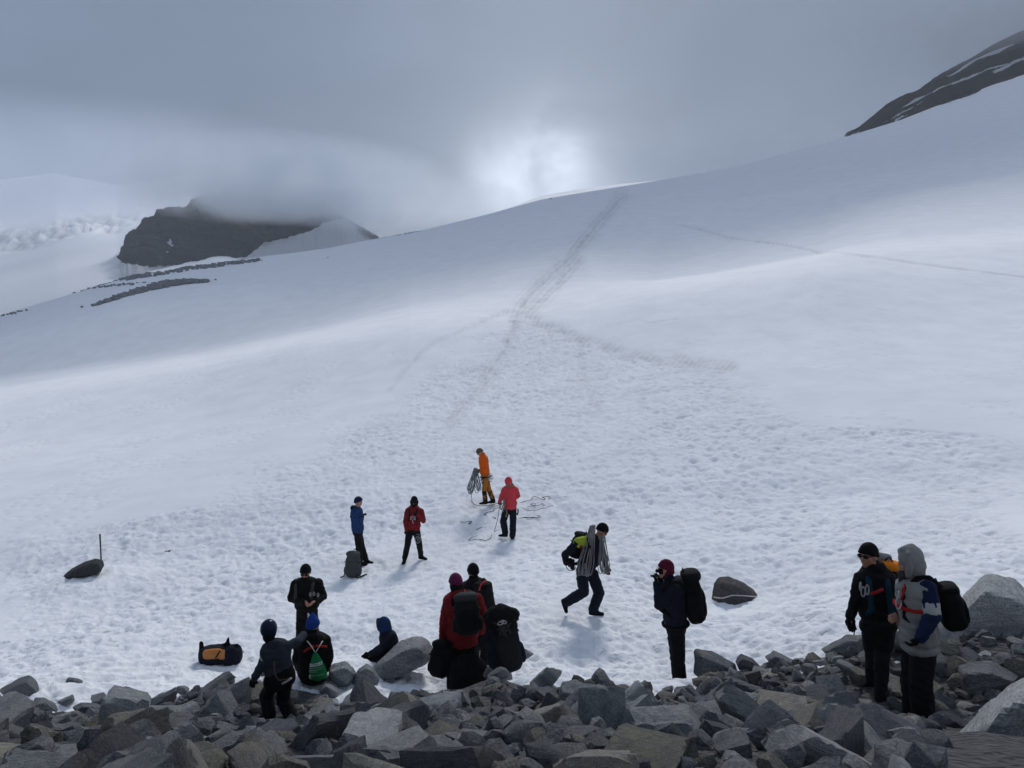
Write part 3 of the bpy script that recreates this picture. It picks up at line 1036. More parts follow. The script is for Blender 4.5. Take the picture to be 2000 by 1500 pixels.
# big stones that can be told apart: label, material, distance, thickness, outline in the photo
P_, D_, O_, G_ = 'rock_pale', 'rock_dark', 'rock_olive', 'rock'
STONES = [
 ("dark rounded boulder at the left end of the snow edge", D_, 11.2, .9, [(-12, 1352), (35, 1325), (58, 1317), (73, 1329), (79, 1346), (77, 1364), (49, 1378), (-12, 1386)]),
 ("broad grey stone just below the dark rounded boulder on the far left", G_, 10.6, .7, [(21, 1402), (38, 1381), (66, 1362), (87, 1362), (119, 1378), (126, 1388), (87, 1404), (35, 1412)]),
 ("small tilted stone poking up beside the broad grey stone on the left", G_, 10.7, .3, [(112, 1369), (143, 1355), (147, 1367), (126, 1385), (115, 1383)]),
 ("small black stone half sunk in snow near the left edge", D_, 11.6, .3, [(119, 1346), (133, 1322), (154, 1325), (171, 1334), (147, 1340), (133, 1348)]),
 ("huge slanting slab with dark stripes in the bottom left corner", 'rock_band', 8.7, 1.0, [(-14, 1455), (21, 1430), (70, 1413), (147, 1385), (191, 1410), (186, 1430), (140, 1465), (80, 1468), (21, 1493), (-14, 1499)]),
 ("grey domed boulder below the striped slab at the bottom edge", G_, 8.0, .6, [(122, 1486), (140, 1455), (168, 1441), (200, 1441), (210, 1455), (224, 1490), (215, 1506), (118, 1508)]),
 ("dark low stone behind the top corner of the striped slab", D_, 9.9, .5, [(140, 1381), (157, 1371), (189, 1373), (203, 1381), (200, 1399), (175, 1404), (147, 1390)]),
 ("small wedge stone by the snow edge right of the striped slab", G_, 9.8, .3, [(203, 1401), (217, 1381), (241, 1376), (245, 1392), (224, 1403)]),
 ("rounded stone at the snow edge above the large angular boulder", G_, 9.9, .3, [(241, 1390), (252, 1371), (273, 1371), (280, 1385), (273, 1397), (252, 1399)]),
 ("large angular dark grey boulder in the middle of the left scree", D_, 9.0, .8, [(262, 1430), (280, 1409), (315, 1392), (340, 1399), (353, 1420), (350, 1441), (297, 1457), (266, 1443)]),
 ("dark leaning stone at the snow edge left of the child", D_, 10.1, .4, [(353, 1368), (374, 1345), (399, 1341), (402, 1352), (371, 1378)]),
 ("ribbed grey boulder leaning against the dark stone at the snow edge", G_, 9.7, .5, [(373, 1378), (392, 1353), (420, 1348), (437, 1364), (430, 1381), (413, 1397), (392, 1394)]),
 ("long flat pale slab lying left of the child's feet", P_, 9.0, .7, [(350, 1420), (364, 1406), (413, 1392), (462, 1388), (462, 1404), (420, 1418), (367, 1429)]),
 ("speckled pale boulder standing below the long flat slab", P_, 8.4, .5, [(385, 1462), (388, 1434), (409, 1420), (441, 1418), (455, 1430), (451, 1462), (430, 1474), (402, 1474)]),
 ("cracked boulder with a white quartz crest below the child's left foot", G_, 8.4, .5, [(452, 1432), (458, 1412), (476, 1406), (500, 1427), (504, 1444), (490, 1467), (455, 1467)]),
 ("pale topped boulder directly below the child's right boot", P_, 8.1, .6, [(514, 1453), (539, 1437), (577, 1437), (609, 1450), (619, 1471), (595, 1485), (553, 1481), (518, 1467)]),
 ("squarish grey stone just left of the child's left boot", G_, 9.1, .4, [(462, 1374), (500, 1371), (508, 1395), (500, 1413), (466, 1409), (458, 1392)]),
 ("small dark peak of stone in the snow edge below the lying rucksack", D_, 10.8, .3, [(427, 1340), (455, 1317), (465, 1325), (469, 1338), (448, 1342)]),
 ("thin dark slab behind the child's hanging hand", D_, 10.2, .3, [(462, 1347), (476, 1334), (518, 1332), (514, 1342), (483, 1350)]),
 ("pointed stone left of the cracked boulder at the snow edge", D_, 9.8, .3, [(329, 1387), (336, 1367), (353, 1367), (367, 1385), (357, 1399)]),
 ("light grey rounded boulder right of the green drawstring bag", G_, 9.8, .5, [(640, 1305), (652, 1295), (673, 1291), (691, 1303), (697, 1317), (683, 1340), (665, 1343), (646, 1329)]),
 ("grey boulder between the rounded boulder and the child by the big rock", G_, 9.8, .4, [(686, 1335), (699, 1306), (715, 1295), (731, 1303), (737, 1319), (742, 1329), (723, 1343), (691, 1348)]),
 ("big long boulder that the crouching child leans on", 'rock_mid', 10.3, 1.0, [(726, 1303), (750, 1279), (782, 1253), (803, 1243), (825, 1239), (838, 1247), (848, 1271), (845, 1287), (827, 1300), (782, 1319), (750, 1331), (734, 1321)]),
 ("round topped stone below the boulder beside the green bag", G_, 9.4, .3, [(622, 1348), (635, 1334), (649, 1337), (662, 1349), (659, 1367), (641, 1367)]),
 ("wide curved slab behind the child's legs", G_, 9.3, .6, [(560, 1358), (600, 1352), (622, 1362), (634, 1377), (630, 1391), (606, 1390), (577, 1380)]),
 ("brownish wedge stone right of the child's knees", 'rock_brown', 8.9, .3, [(574, 1386), (590, 1373), (601, 1389), (598, 1401), (579, 1396)]),
 ("narrow olive blade of rock beside the snow pocket", O_, 9.0, .3, [(633, 1367), (641, 1361), (681, 1389), (665, 1393), (638, 1383)]),
 ("sharp black stone at the lower rim of the snow pocket", D_, 9.0, .35, [(755, 1369), (763, 1349), (787, 1354), (811, 1359), (787, 1366), (771, 1373)]),
 ("tall pale boulder below the seated climber in red", P_, 8.2, .5, [(867, 1397), (881, 1362), (902, 1352), (923, 1355), (944, 1374), (936, 1397), (928, 1422), (895, 1418)]),
 ("pale boulder right of the tall pale boulder", P_, 8.3, .4, [(926, 1364), (947, 1362), (972, 1381), (982, 1402), (965, 1422), (937, 1425)]),
 ("dark blocky boulder right of the pale pair in the middle", D_, 8.3, .6, [(970, 1369), (979, 1352), (1007, 1353), (1038, 1360), (1056, 1385), (1056, 1401), (1028, 1422), (993, 1412)]),
 ("upright dark stone at the snow edge in the middle", G_, 8.7, .4, [(1073, 1397), (1084, 1352), (1096, 1338), (1109, 1350), (1126, 1374), (1122, 1401), (1080, 1408)]),
 ("small stump of rock touching the upright dark stone", D_, 9.1, .2, [(1105, 1343), (1122, 1340), (1129, 1364), (1112, 1366)]),
 ("sharp grey spike of rock pointing up from the snow edge", G_, 9.5, .25, [(1155, 1348), (1166, 1304), (1182, 1318), (1210, 1347), (1196, 1352)]),
 ("pale triangular boulder in front of the rock spike", P_, 9.0, .5, [(1133, 1373), (1171, 1340), (1196, 1343), (1224, 1371), (1206, 1383), (1150, 1382)]),
 ("olive brown boulder in the snow right of the rock spike", O_, 9.9, .5, [(1194, 1324), (1217, 1304), (1245, 1310), (1275, 1332), (1270, 1342), (1231, 1348)]),
 ("flat slab under the boots of the person in the maroon hat", G_, 9.5, .7, [(1250, 1361), (1266, 1346), (1308, 1343), (1350, 1343), (1385, 1352), (1378, 1369), (1315, 1376), (1273, 1375)]),
 ("large pale ribbed slab at the bottom middle of the picture", P_, 6.4, .7, [(919, 1504), (930, 1469), (965, 1448), (1021, 1427), (1056, 1427), (1094, 1451), (1140, 1490), (1154, 1508)]),
 ("long olive slab tilted behind the pale ribbed slab", O_, 7.3, .6, [(1028, 1420), (1063, 1409), (1129, 1402), (1175, 1409), (1178, 1448), (1154, 1476), (1105, 1457), (1070, 1432)]),
 ("olive block right of the long olive slab", O_, 7.1, .4, [(1175, 1436), (1238, 1423), (1254, 1441), (1248, 1467), (1196, 1466), (1178, 1453)]),
 ("grey kite shaped boulder left of the tall pale boulder", G_, 7.8, .4, [(786, 1443), (811, 1399), (821, 1397), (856, 1430), (853, 1443), (804, 1453)]),
 ("upright bluish stone at the bottom right of the child", G_, 8.0, .3, [(671, 1450), (678, 1416), (695, 1409), (713, 1420), (702, 1446), (678, 1457)]),
 ("dark stone with pale veins beside the upright bluish stone", D_, 7.8, .4, [(695, 1446), (730, 1416), (748, 1420), (758, 1444), (720, 1460)]),
 ("smooth slanting stone behind the kite shaped boulder", G_, 8.1, .4, [(807, 1388), (839, 1388), (867, 1402), (870, 1416), (856, 1432), (825, 1401)]),
 ("small black pyramid stone in front of the tall pale boulder", D_, 7.6, .25, [(891, 1404), (916, 1387), (928, 1413), (912, 1429)]),
 ("grey hump of rock at the bottom edge right of the pale slab", G_, 6.2, .4, [(1161, 1494), (1196, 1458), (1217, 1460), (1245, 1486), (1259, 1506), (1165, 1508)]),
 ("grey stone resting on the left shoulder of the pale ribbed slab", G_, 7.3, .35, [(930, 1453), (940, 1427), (965, 1420), (993, 1434), (986, 1450), (951, 1457)]),
 ("smooth dark blue grey boulder right of the person in the maroon hat", D_, 9.9, .7, [(1354, 1273), (1360, 1267), (1388, 1271), (1437, 1296), (1447, 1327), (1423, 1331), (1370, 1327), (1356, 1315)]),
 ("pointed dark stone leaning on the smooth blue grey boulder", D_, 9.8, .35, [(1435, 1291), (1447, 1275), (1472, 1287), (1493, 1310), (1447, 1317)]),
 ("black tilted block at the snow edge right of the pointed stone", D_, 9.6, .5, [(1493, 1282), (1510, 1269), (1531, 1278), (1566, 1296), (1577, 1324), (1538, 1312), (1510, 1305)]),
 ("flat grey slab right of the black tilted block", G_, 9.4, .5, [(1559, 1287), (1615, 1283), (1626, 1299), (1615, 1312), (1573, 1300)]),
 ("brown topped boulder below the black tilted block", O_, 8.9, .6, [(1458, 1326), (1503, 1304), (1531, 1308), (1563, 1341), (1510, 1345), (1461, 1343)]),
 ("grey stone below the brown topped boulder", G_, 8.4, .4, [(1503, 1357), (1538, 1336), (1570, 1345), (1542, 1368), (1514, 1375)]),
 ("rounded speckled boulder left of the legs of the person in sunglasses", G_, 8.7, .5, [(1643, 1319), (1671, 1306), (1696, 1310), (1708, 1324), (1706, 1347), (1668, 1355), (1643, 1333)]),
 ("sloping dark boulder below the boots of the person in sunglasses", G_, 7.6, .6, [(1640, 1385), (1671, 1363), (1703, 1366), (1708, 1376), (1706, 1386), (1671, 1406), (1643, 1403)]),
 ("wide stepped slab at the snow edge behind the person in sunglasses", G_, 9.6, .8, [(1603, 1268), (1629, 1254), (1650, 1240), (1690, 1238), (1692, 1287), (1650, 1291), (1615, 1280)]),
 ("giant pale boulder behind the person in the grey jacket", P_, 9.6, 1.3, [(1838, 1256), (1882, 1162), (1916, 1125), (1936, 1117), (1950, 1125), (1983, 1128), (2005, 1145), (2040, 1180), (2050, 1275), (1980, 1272), (1900, 1266)]),
 ("layered slab lying under the giant pale boulder", G_, 8.7, .8, [(1899, 1270), (1916, 1258), (1972, 1262), (2020, 1271), (2020, 1315), (1966, 1304), (1905, 1287)]),
 ("two faced boulder right of the legs of the person in grey", G_, 7.9, .7, [(1871, 1301), (1896, 1290), (1936, 1290), (1964, 1304), (1994, 1321), (1958, 1340), (1924, 1374), (1905, 1360), (1874, 1357)]),
 ("dark square boulder touching the legs of the person in grey", D_, 8.3, .6, [(1815, 1278), (1860, 1276), (1888, 1285), (1877, 1312), (1871, 1354), (1829, 1354), (1815, 1312)]),
 ("narrow dark stone seen between the two people on the right", D_, 8.9, .4, [(1730, 1268), (1759, 1243), (1768, 1250), (1770, 1312), (1735, 1309)]),
 ("enormous smooth pale slab filling the bottom right corner", P_, 5.5, 1.0, [(1840, 1462), (1916, 1383), (1966, 1335), (2000, 1321), (2080, 1305), (2110, 1540), (1830, 1530)]),
 ("large dark blue boulder at the bottom right of the middle", D_, 6.6, .8, [(1310, 1406), (1321, 1394), (1384, 1408), (1475, 1425), (1489, 1439), (1475, 1476), (1423, 1487), (1328, 1497), (1314, 1455)]),
 ("pale flat topped stone right of the large dark blue boulder", P_, 6.4, .5, [(1482, 1448), (1496, 1436), (1545, 1457), (1573, 1467), (1524, 1497), (1489, 1476)]),
 ("broad dark hump right of the pale flat topped stone", G_, 6.6, .5, [(1545, 1452), (1580, 1432), (1633, 1432), (1664, 1446), (1636, 1469), (1598, 1480), (1559, 1466)]),
 ("small rusty brown block in the right scree", 'rock_brown', 7.4, .3, [(1538, 1378), (1559, 1373), (1584, 1387), (1580, 1406), (1552, 1410), (1540, 1399)]),
 ("brown grey boulder in front of the boots of the person in grey", 'rock_brown', 6.5, .5, [(1799, 1419), (1818, 1402), (1874, 1397), (1895, 1406), (1846, 1452), (1801, 1441)]),
 ("grey fin of rock standing at the very bottom right", G_, 5.3, .4, [(1818, 1506), (1860, 1460), (1878, 1457), (1923, 1506), (1870, 1520)]),
 ("pale ribbed stone at the bottom left of the boots in grey", P_, 6.4, .35, [(1703, 1462), (1713, 1441), (1748, 1446), (1762, 1467), (1755, 1487), (1720, 1490)]),
 ("thin flat stone below the sloping dark boulder", P_, 6.8, .3, [(1650, 1417), (1668, 1409), (1706, 1425), (1706, 1441), (1671, 1441)]),
 ("pale cube like stone at the foot of the person in sunglasses", P_, 7.0, .25, [(1668, 1396), (1692, 1390), (1710, 1400), (1696, 1415), (1671, 1412)]),
 ("rounded pale stone at the bottom edge below the dark blue boulder", P_, 5.6, .4, [(1352, 1506), (1388, 1488), (1419, 1481), (1440, 1492), (1450, 1508)]),
 ("small grey wedge at the bottom edge right of the rounded pale stone", G_, 5.7, .3, [(1442, 1492), (1458, 1476), (1482, 1485), (1503, 1506), (1445, 1508)]),
 ("layered grey stone at the bottom edge below the broad dark hump", G_, 5.8, .4, [(1524, 1496), (1552, 1467), (1580, 1471), (1608, 1495), (1615, 1508), (1526, 1508)]),
 ("dark boulder alone on the snow with a pale cord tied round it", 'rock_cord', 14.6, .7, [(1387, 1178), (1393, 1140), (1402, 1126), (1422, 1124), (1434, 1131), (1454, 1138), (1474, 1152), (1489, 1172), (1470, 1186), (1420, 1188), (1392, 1186)]),
 ("long dark rock in the snow at the foot of the wooden stake", 'rock_black', 20.0, .9, [(116, 1132), (137, 1111), (160, 1099), (187, 1090), (201, 1093), (205, 1103), (196, 1118), (160, 1128), (130, 1134)]),
 ("small dark stone alone on the snow right of the wooden stake", 'rock_black', 22.5, .2, [(313, 1083), (322, 1076), (335, 1074), (328, 1081), (318, 1084)]),
 ("leaning grey stone under the big dark blue rucksack", G_, 9.1, .35, [(945, 1372), (962, 1332), (1000, 1313), (1003, 1335), (978, 1366)]),
 ("small stone in the snow right of the big dark blue rucksack", D_, 10.7, .2, [(1014, 1281), (1025, 1266), (1038, 1274), (1044, 1277), (1030, 1287), (1018, 1289)]),
 ("thin brown stone lying in snow below the big dark blue rucksack", O_, 9.9, .25, [(998, 1330), (1012, 1320), (1033, 1315), (1035, 1322), (1000, 1340)]),
]

MAT['rock_band'] = mat_rock("striped_rock", (0.030, 0.032, 0.030), (0.19, 0.19, 0.175), (0.17, 0.165, 0.13), fol=(0.5, 0.5, 9.0), scale=0.8, lichen=0.1)
MAT['rock_mid'] = mat_rock("mid_grey_rock", (0.078, 0.083, 0.091), (0.215, 0.223, 0.232), (0.20, 0.195, 0.185))
MAT['rock_brown'] = mat_rock("brown_rock", (0.08, 0.077, 0.073), (0.21, 0.197, 0.182), (0.22, 0.195, 0.155))
MAT['rock_cord'] = mat_rock("dark_wet_rock", (0.03, 0.03, 0.032), (0.085, 0.082, 0.08), (0.10, 0.08, 0.07), lichen=0.12)
MAT['rock_black'] = mat_rock("black_rock", (0.02, 0.023, 0.026), (0.05, 0.054, 0.058), (0.05, 0.055, 0.06), lichen=0.06)


def outline_stone(label, mkey, d, t, poly, seed):
    q = np.array(poly, float)
    c = (q.max(0) + q.min(0)) / 2
    w, h = q.max(0) - q.min(0)
    rng = np.random.default_rng(seed)
    pts = []
    for x, y in q:
        up = (c[1] - y) / (h / 2 + 1e-6)
        pts.append(at(x, y, d + t * (0.16 * up + rng.uniform(-0.05, 0.05))))
    for x, y in q:                                            # broken front face, standing below the rim
        s = rng.uniform(0.62, 0.84)
        pts.append(at(c[0] + (x - c[0]) * s, c[1] + (y - c[1]) * s + 0.10 * h, d - t * rng.uniform(0.22, 0.42)))
    for x, y in q:
        s = rng.uniform(0.72, 0.92)
        pts.append(at(c[0] + (x - c[0]) * s, c[1] + (y - c[1]) * s + 0.04 * h, d + t * rng.uniform(0.4, 0.55)))
    cen, N, D = hull_planes(pts)
    sub = 5 if w * h > 1500 else 4
    V, F = stone_from_planes(N, D, sub, 0.75 if h > 40 else 0.6, seed)
    o = mesh_np("boulder" if w > 60 else "stone", V, F, MAT[mkey])
    o.location = cen
    sharp(o)
    # each stone lies with its layers at its own angle: turn the mesh frame, keep the shape in place
    E = Euler((rng.uniform(-0.7, 0.7), rng.uniform(-0.6, 0.6), rng.uniform(0, 3.1)))
    M = E.to_matrix()
    W = V @ np.array(M)
    o.data.vertices.foreach_set('co', np.ascontiguousarray(W, dtype=np.float32).ravel())
    o.rotation_euler = E
    o.data.update()
    return tag(o, label, "boulder" if w > 60 else "stone", "boulders and stones at the foot of the snow")


stone_objs = {}
for i, (lab, mk, d, t, poly) in enumerate(STONES):
    stone_objs[lab] = outline_stone(lab, mk, d, t, poly, 100 + i)


_gx, _gy = np.arange(-11, 11.01, 0.1), np.arange(2, 14.01, 0.1)
_gz = hz(*np.meshgrid(_gx, _gy))


def fast_z(x, y):
    i, j = (y - 2) / 0.1, (x + 11) / 0.1
    a, b = min(max(int(i), 0), len(_gy) - 2), min(max(int(j), 0), len(_gx) - 2)
    s, t = i - a, j - b
    return float((_gz[a, b] * (1 - t) + _gz[a, b + 1] * t) * (1 - s) + (_gz[a + 1, b] * (1 - t) + _gz[a + 1, b + 1] * t) * s)


def build_scree():
    rng = np.random.default_rng(11)
    kinds = []
    for k in range(16):
        dims = (rng.uniform(0.85, 1.25), rng.uniform(0.55, 0.95), rng.uniform(0.30, 0.62))
        N, D = rand_planes(rng, dims, 5)
        V, F = stone_from_planes(N, D, 4, 0.6, 300 + k)
        o = mesh_np("stone", V, F, MAT['rock'])
        sharp(o)
        kinds.append(o.data)
        bpy.data.objects.remove(o)
    mats = ['rock', 'rock', 'rock', 'rock', 'rock_dark', 'rock_dark', 'rock_pale', 'rock_pale', 'rock_mid', 'rock_mid', 'rock_olive', 'rock_brown']
    pool = []
    for k, me in enumerate(kinds):
        for mk in set(mats):
            m2 = me.copy()
            m2.materials.clear()
            m2.materials.append(MAT[mk])
            pool.append((mk, m2))
    by = {mk: [m for a, m in pool if a == mk] for mk in set(mats)}
    feet = [(_ap[k].x, _ap[k].y) for k in range(10)] + [(_ap[15].x, _ap[15].y), (_ap[17].x, _ap[17].y)]
    polys = []
    for lab, mk, d, t, poly in STONES:
        q = np.array(poly, float)
        c = q.mean(0)
        polys.append((c + (q - c) * 0.97, d, t))
    FOOTBOX = [(500, 596, 1424, 8.6), (1282, 1350, 1343, 10.0), (1676, 1738, 1384, 7.7), (1758, 1828, 1412, 7.1), (840, 950, 1358, 9.9)]
    words = {'rock': "grey", 'rock_dark': "dark grey", 'rock_pale': "pale grey", 'rock_olive': "olive grey", 'rock_brown': "brownish grey", 'rock_mid': "mid grey"}
    todo = [('obj', s) for s in np.sort(rng.uniform(0.11, 0.29, 420) ** 1.0)[::-1]]
    todo += [('small', s) for s in np.sort(rng.uniform(0.05, 0.15, 2600))[::-1]]
    n_obj, Vs, Fs, off, new = 0, {}, {}, {}, []
    cell = {}
    def near_free(x, y, r):
        i, j = int(x // 0.5), int(y // 0.5)
        for a in (-1, 0, 1):
            for b in (-1, 0, 1):
                for (X, Y, Rr) in cell.get((i + a, j + b), ()):
                    if (X - x) ** 2 + (Y - y) ** 2 < (0.62 * (Rr + r)) ** 2:
                        return False
        return True
    for kind, s in todo:
        if kind == 'obj' and n_obj >= 218:
            continue
        for attempt in range(14):
            d = math.sqrt(rng.uniform(2.9 ** 2, 13.0 ** 2))
            u = rng.uniform(-0.78, 0.78)
            e = float(np.interp(u, _eu, _ed))
            lim = e - 0.6 * s - 0.35 if rng.uniform() < 0.985 else e + rng.exponential(0.35)
            if d > lim:
                continue
            x = u * d
            if any((x - a) ** 2 + (d - b) ** 2 < (0.14 + s) ** 2 for a, b in feet):
                continue
            z = fast_z(x, d) - (0.10 * s if d > e - 0.4 else 0)
            ppx, ppy = project((x, d, z + 0.3 * s))
            tpx, tpy = project((x, d, z + 0.75 * s))
            if tpy > 1515 or tpy < 1215 or (tpx > 1835 - 60 * s and d < 5.7):
                continue
            if any(fx0 - 60 * s < tpx < fx1 + 60 * s and tpy < fyy and d < fd + .05 for fx0, fx1, fyy, fd in FOOTBOX):
                continue
            if any((in_poly(np.array([ppx, tpx]), np.array([ppy, tpy]), q)).any() for q, dd, t in polys if abs(ppx - q[:, 0].mean()) < 160):
                if kind == 'obj' or rng.uniform() < 0.85:
                    continue
            if kind == 'obj' and any((x + 0.12 * a * s - fx) ** 2 < 0.09 and 0 < fy - d < 1.0 for fx, fy in feet for a in (0,)):
                continue
            if not near_free(x, d, s):
                continue
            cell.setdefault((int(x // 0.5), int(d // 0.5)), []).append((x, d, s))
            mk = mats[int(rng.integers(len(mats)))]
            rot = Euler((rng.normal() * 0.5 + 0.1, rng.normal() * 0.5, rng.uniform(0, 6.28)))
            sc = s * rng.uniform(0.85, 1.15)
            me = by[mk][int(rng.integers(len(by[mk])))]
            if kind == 'obj':
                o = bpy.data.objects.new("stone", me)
                COL.objects.link(o)
                o.location = (x, d, z + 0.22 * sc)
                o.rotation_euler = rot
                o.scale = (sc * rng.uniform(0.9, 1.25), sc, sc * rng.uniform(0.85, 1.2))
                near = min(STONES, key=lambda q: (np.mean([p[0] for p in q[4]]) - ppx) ** 2 + (np.mean([p[1] for p in q[4]]) - ppy) ** 2)
                short = re.split(r" (?:at|in|below|behind|beside|by|with|left|right|lying|pointing|filling|under|standing|leaning|touching|seen|resting|poking|directly|alone|half|that|of|above|on|from|just) ", near[0] + " ")[0]
                dx, dy = ppx - np.mean([p[0] for p in near[4]]), ppy - np.mean([p[1] for p in near[4]])
                side = ("right of" if dx > 0 else "left of") if abs(dx) > abs(dy) else ("below" if dy > 0 else "above")
                size = "bulky" if s > .22 else ("middling" if s > .16 else "little")
                lab = "%s %s stone lying %s the %s" % (size, words[mk], side, short)
                tag(o, lab, "stone", "loose stones in the scree")
                new.append(o)
                n_obj += 1
            else:
                N, D = rand_planes(rng, (1.0, 0.75, 0.55), 6)
                V, F = stone_from_planes(N, D, 2, 0.5, int(rng.integers(999)))
                V = (V * sc) @ np.array(rot.to_matrix()).T + np.array((x, d, z + 0.05 + 0.25 * sc))
                Vs.setdefault(mk, []).append(V)
                Fs.setdefault(mk, []).append(F + off.get(mk, 0))
                off[mk] = off.get(mk, 0) + len(V)
            break
    allV, allF, mi, o2 = [], [], [], 0
    mk_list = sorted(Vs)
    for i, mk in enumerate(mk_list):
        v, f = np.concatenate(Vs[mk]), np.concatenate(Fs[mk])
        allV.append(v)
        allF.append(f + o2)
        o2 += len(v)
        mi.append(np.full(len(f), i, dtype=np.int32))
    o = mesh_np("scree_rubble", np.concatenate(allV), np.concatenate(allF), None)
    for mk in mk_list:
        o.data.materials.append(MAT[mk])
    o.data.polygons.foreach_set('material_index', np.concatenate(mi))
    sharp(o)
    tag(o, kind='stuff')
    seen = {}
    for o in new:
        seen.setdefault(o['label'], []).append(o)
    for lab, os_ in seen.items():
        if len(os_) > 1:                                   # tell the like ones apart by their order from left to right
            os_.sort(key=lambda o: o.location.x / o.location.y)
            for i, o in enumerate(os_):
                o['label'] = lab.replace("stone lying", ("leftmost stone lying", "rightmost stone lying")[i] if len(os_) == 2 else ("leftmost stone lying", "second stone lying", "third stone lying", "fourth stone lying", "fifth stone lying", "sixth stone lying")[min(i, 5)])


build_scree()


# ------------------------------------------------------------------ cloth, skin, gear
def mat_cloth(name, col, rough=0.85, weave=60, var=0.35, strength=0.35, sheen=0.0):
    m, nt, b = new_mat(name)
    n = noise_node(nt, 5, 4, 0.6)
    c = mixrgb(nt, n.outputs['Fac'], tuple(x * (1 - var) for x in col), tuple(min(1, x * (1 + var)) for x in col))
    nt.links.new(c, b.inputs['Base Color'])
    b.inputs['Roughness'].default_value = rough
    b.inputs['Specular IOR Level'].default_value = 0.10
    n2 = noise_node(nt, weave, 4, 0.7)
    bump(nt, b, n2.outputs['Fac'], strength, 0.01)
    return m


CM = {}
def cloth(name, col=None, **k):
    if name not in CM:
        CM[name] = mat_cloth(name, col, **k)
    return CM[name]


for _n, _c in dict(black=(.0035, .0036, .0042), soft_black=(.006, .006, .007), navy=(.006, .0085, .017), blue=(.012, .035, .11), bright_blue=(.010, .04, .20),
                   slate=(.026, .031, .044), grey=(.20, .20, .195), pale_grey=(.33, .33, .33), dark_grey=(.035, .038, .04), charcoal=(.010, .0105, .0115),
                   red=(.155, .010, .013), bright_red=(.30, .014, .012), coral=(.50, .045, .055), orange=(.60, .10, .008), ochre=(.34, .135, .022),
                   maroon=(.085, .006, .022), lime=(.26, .33, .03), teal=(.005, .032, .055), amber=(.72, .21, .02), tan=(.42, .17, .05), green=(.012, .16, .05),
                   khaki=(.17, .14, .09), olive_cap=(.10, .075, .045), pack_grey=(.048, .055, .055), royal=(.008, .014, .045), white=(.62, .63, .64), plum=(.10, .012, .055)).items():
    cloth(_n, _c)
cloth('knit_maroon', (.085, .006, .022), weave=35, strength=0.9)
cloth('rope', (.20, .20, .195), weave=120, var=.5)
cloth('rope_dark', (.05, .06, .062), weave=120, var=.5)
cloth('rope_teal', (.14, .17, .165), weave=120, var=.5)
cloth('cord', (.55, .53, .50), weave=120)
cloth('wood', (.06, .05, .04), weave=40)
cloth('metal', (.35, .35, .36), rough=.35, weave=30, strength=.1)
cloth('lens', (.006, .006, .007), rough=.12, weave=10, strength=0)


def mat_skin():
    m, nt, b = new_mat("skin")
    n = noise_node(nt, 30, 4, 0.6)
    c = mixrgb(nt, n.outputs['Fac'], (.30, .135, .085), (.42, .205, .14))
    nt.links.new(c, b.inputs['Base Color'])
    b.inputs['Roughness'].default_value = 0.55
    b.inputs['Subsurface Weight'].default_value = 0.1
    b.inputs['Subsurface Radius'].default_value = (0.01, 0.004, 0.002)
    return m


CM['skin'] = mat_skin()
UP = Vector((0, 0, 1))


def cap(p0, r0, p1=None, r1=None, squash=None, sub=2):
    """Sphere-swept segment; squash = (axis, factor) flattens it."""
    V, F = ICO[sub]
    p0 = np.array(p0, float)
    if p1 is None:
        return V * np.array(r0) + p0, F
    p1 = np.array(p1, float)
    ax = p1 - p0
    ln = np.linalg.norm(ax)
    ax = ax / max(ln, 1e-6)
    r1 = r0 if r1 is None else r1
    t = V @ ax > 0
    W = V.copy()
    if squash:
        a = np.array(squash[0], float)
        a /= np.linalg.norm(a)
        W = W - (W @ a)[:, None] * a * (1 - squash[1])
    return np.where(t[:, None], p1 + W * r1, p0 + W * r0), F


def ell(c, axes, radii, sub=3, power=1.0):
    """Ellipsoid (power < 1: boxier) with the given local axes (three vectors)."""
    V, F = ICO[sub]
    S = np.sign(V) * np.abs(V) ** power
    if power != 1.0:
        S = S / ((np.abs(S) ** (2 / power)).sum(1) ** (power / 2))[:, None]
    A = np.array([np.array(a, float) / np.linalg.norm(np.array(a, float)) for a in axes])
    return (S * np.array(radii)) @ A + np.array(c, float), F


def chain(pts, rs, squash=None):
    return [cap(a, ra, b, rb, squash) for a, b, ra, rb in zip(pts[:-1], pts[1:], rs[:-1], rs[1:])]


def vnormals(me):
    n = np.zeros(len(me.vertices) * 3, dtype=np.float32)
    me.vertex_normals.foreach_get('vector', n)
    return n.reshape(-1, 3)


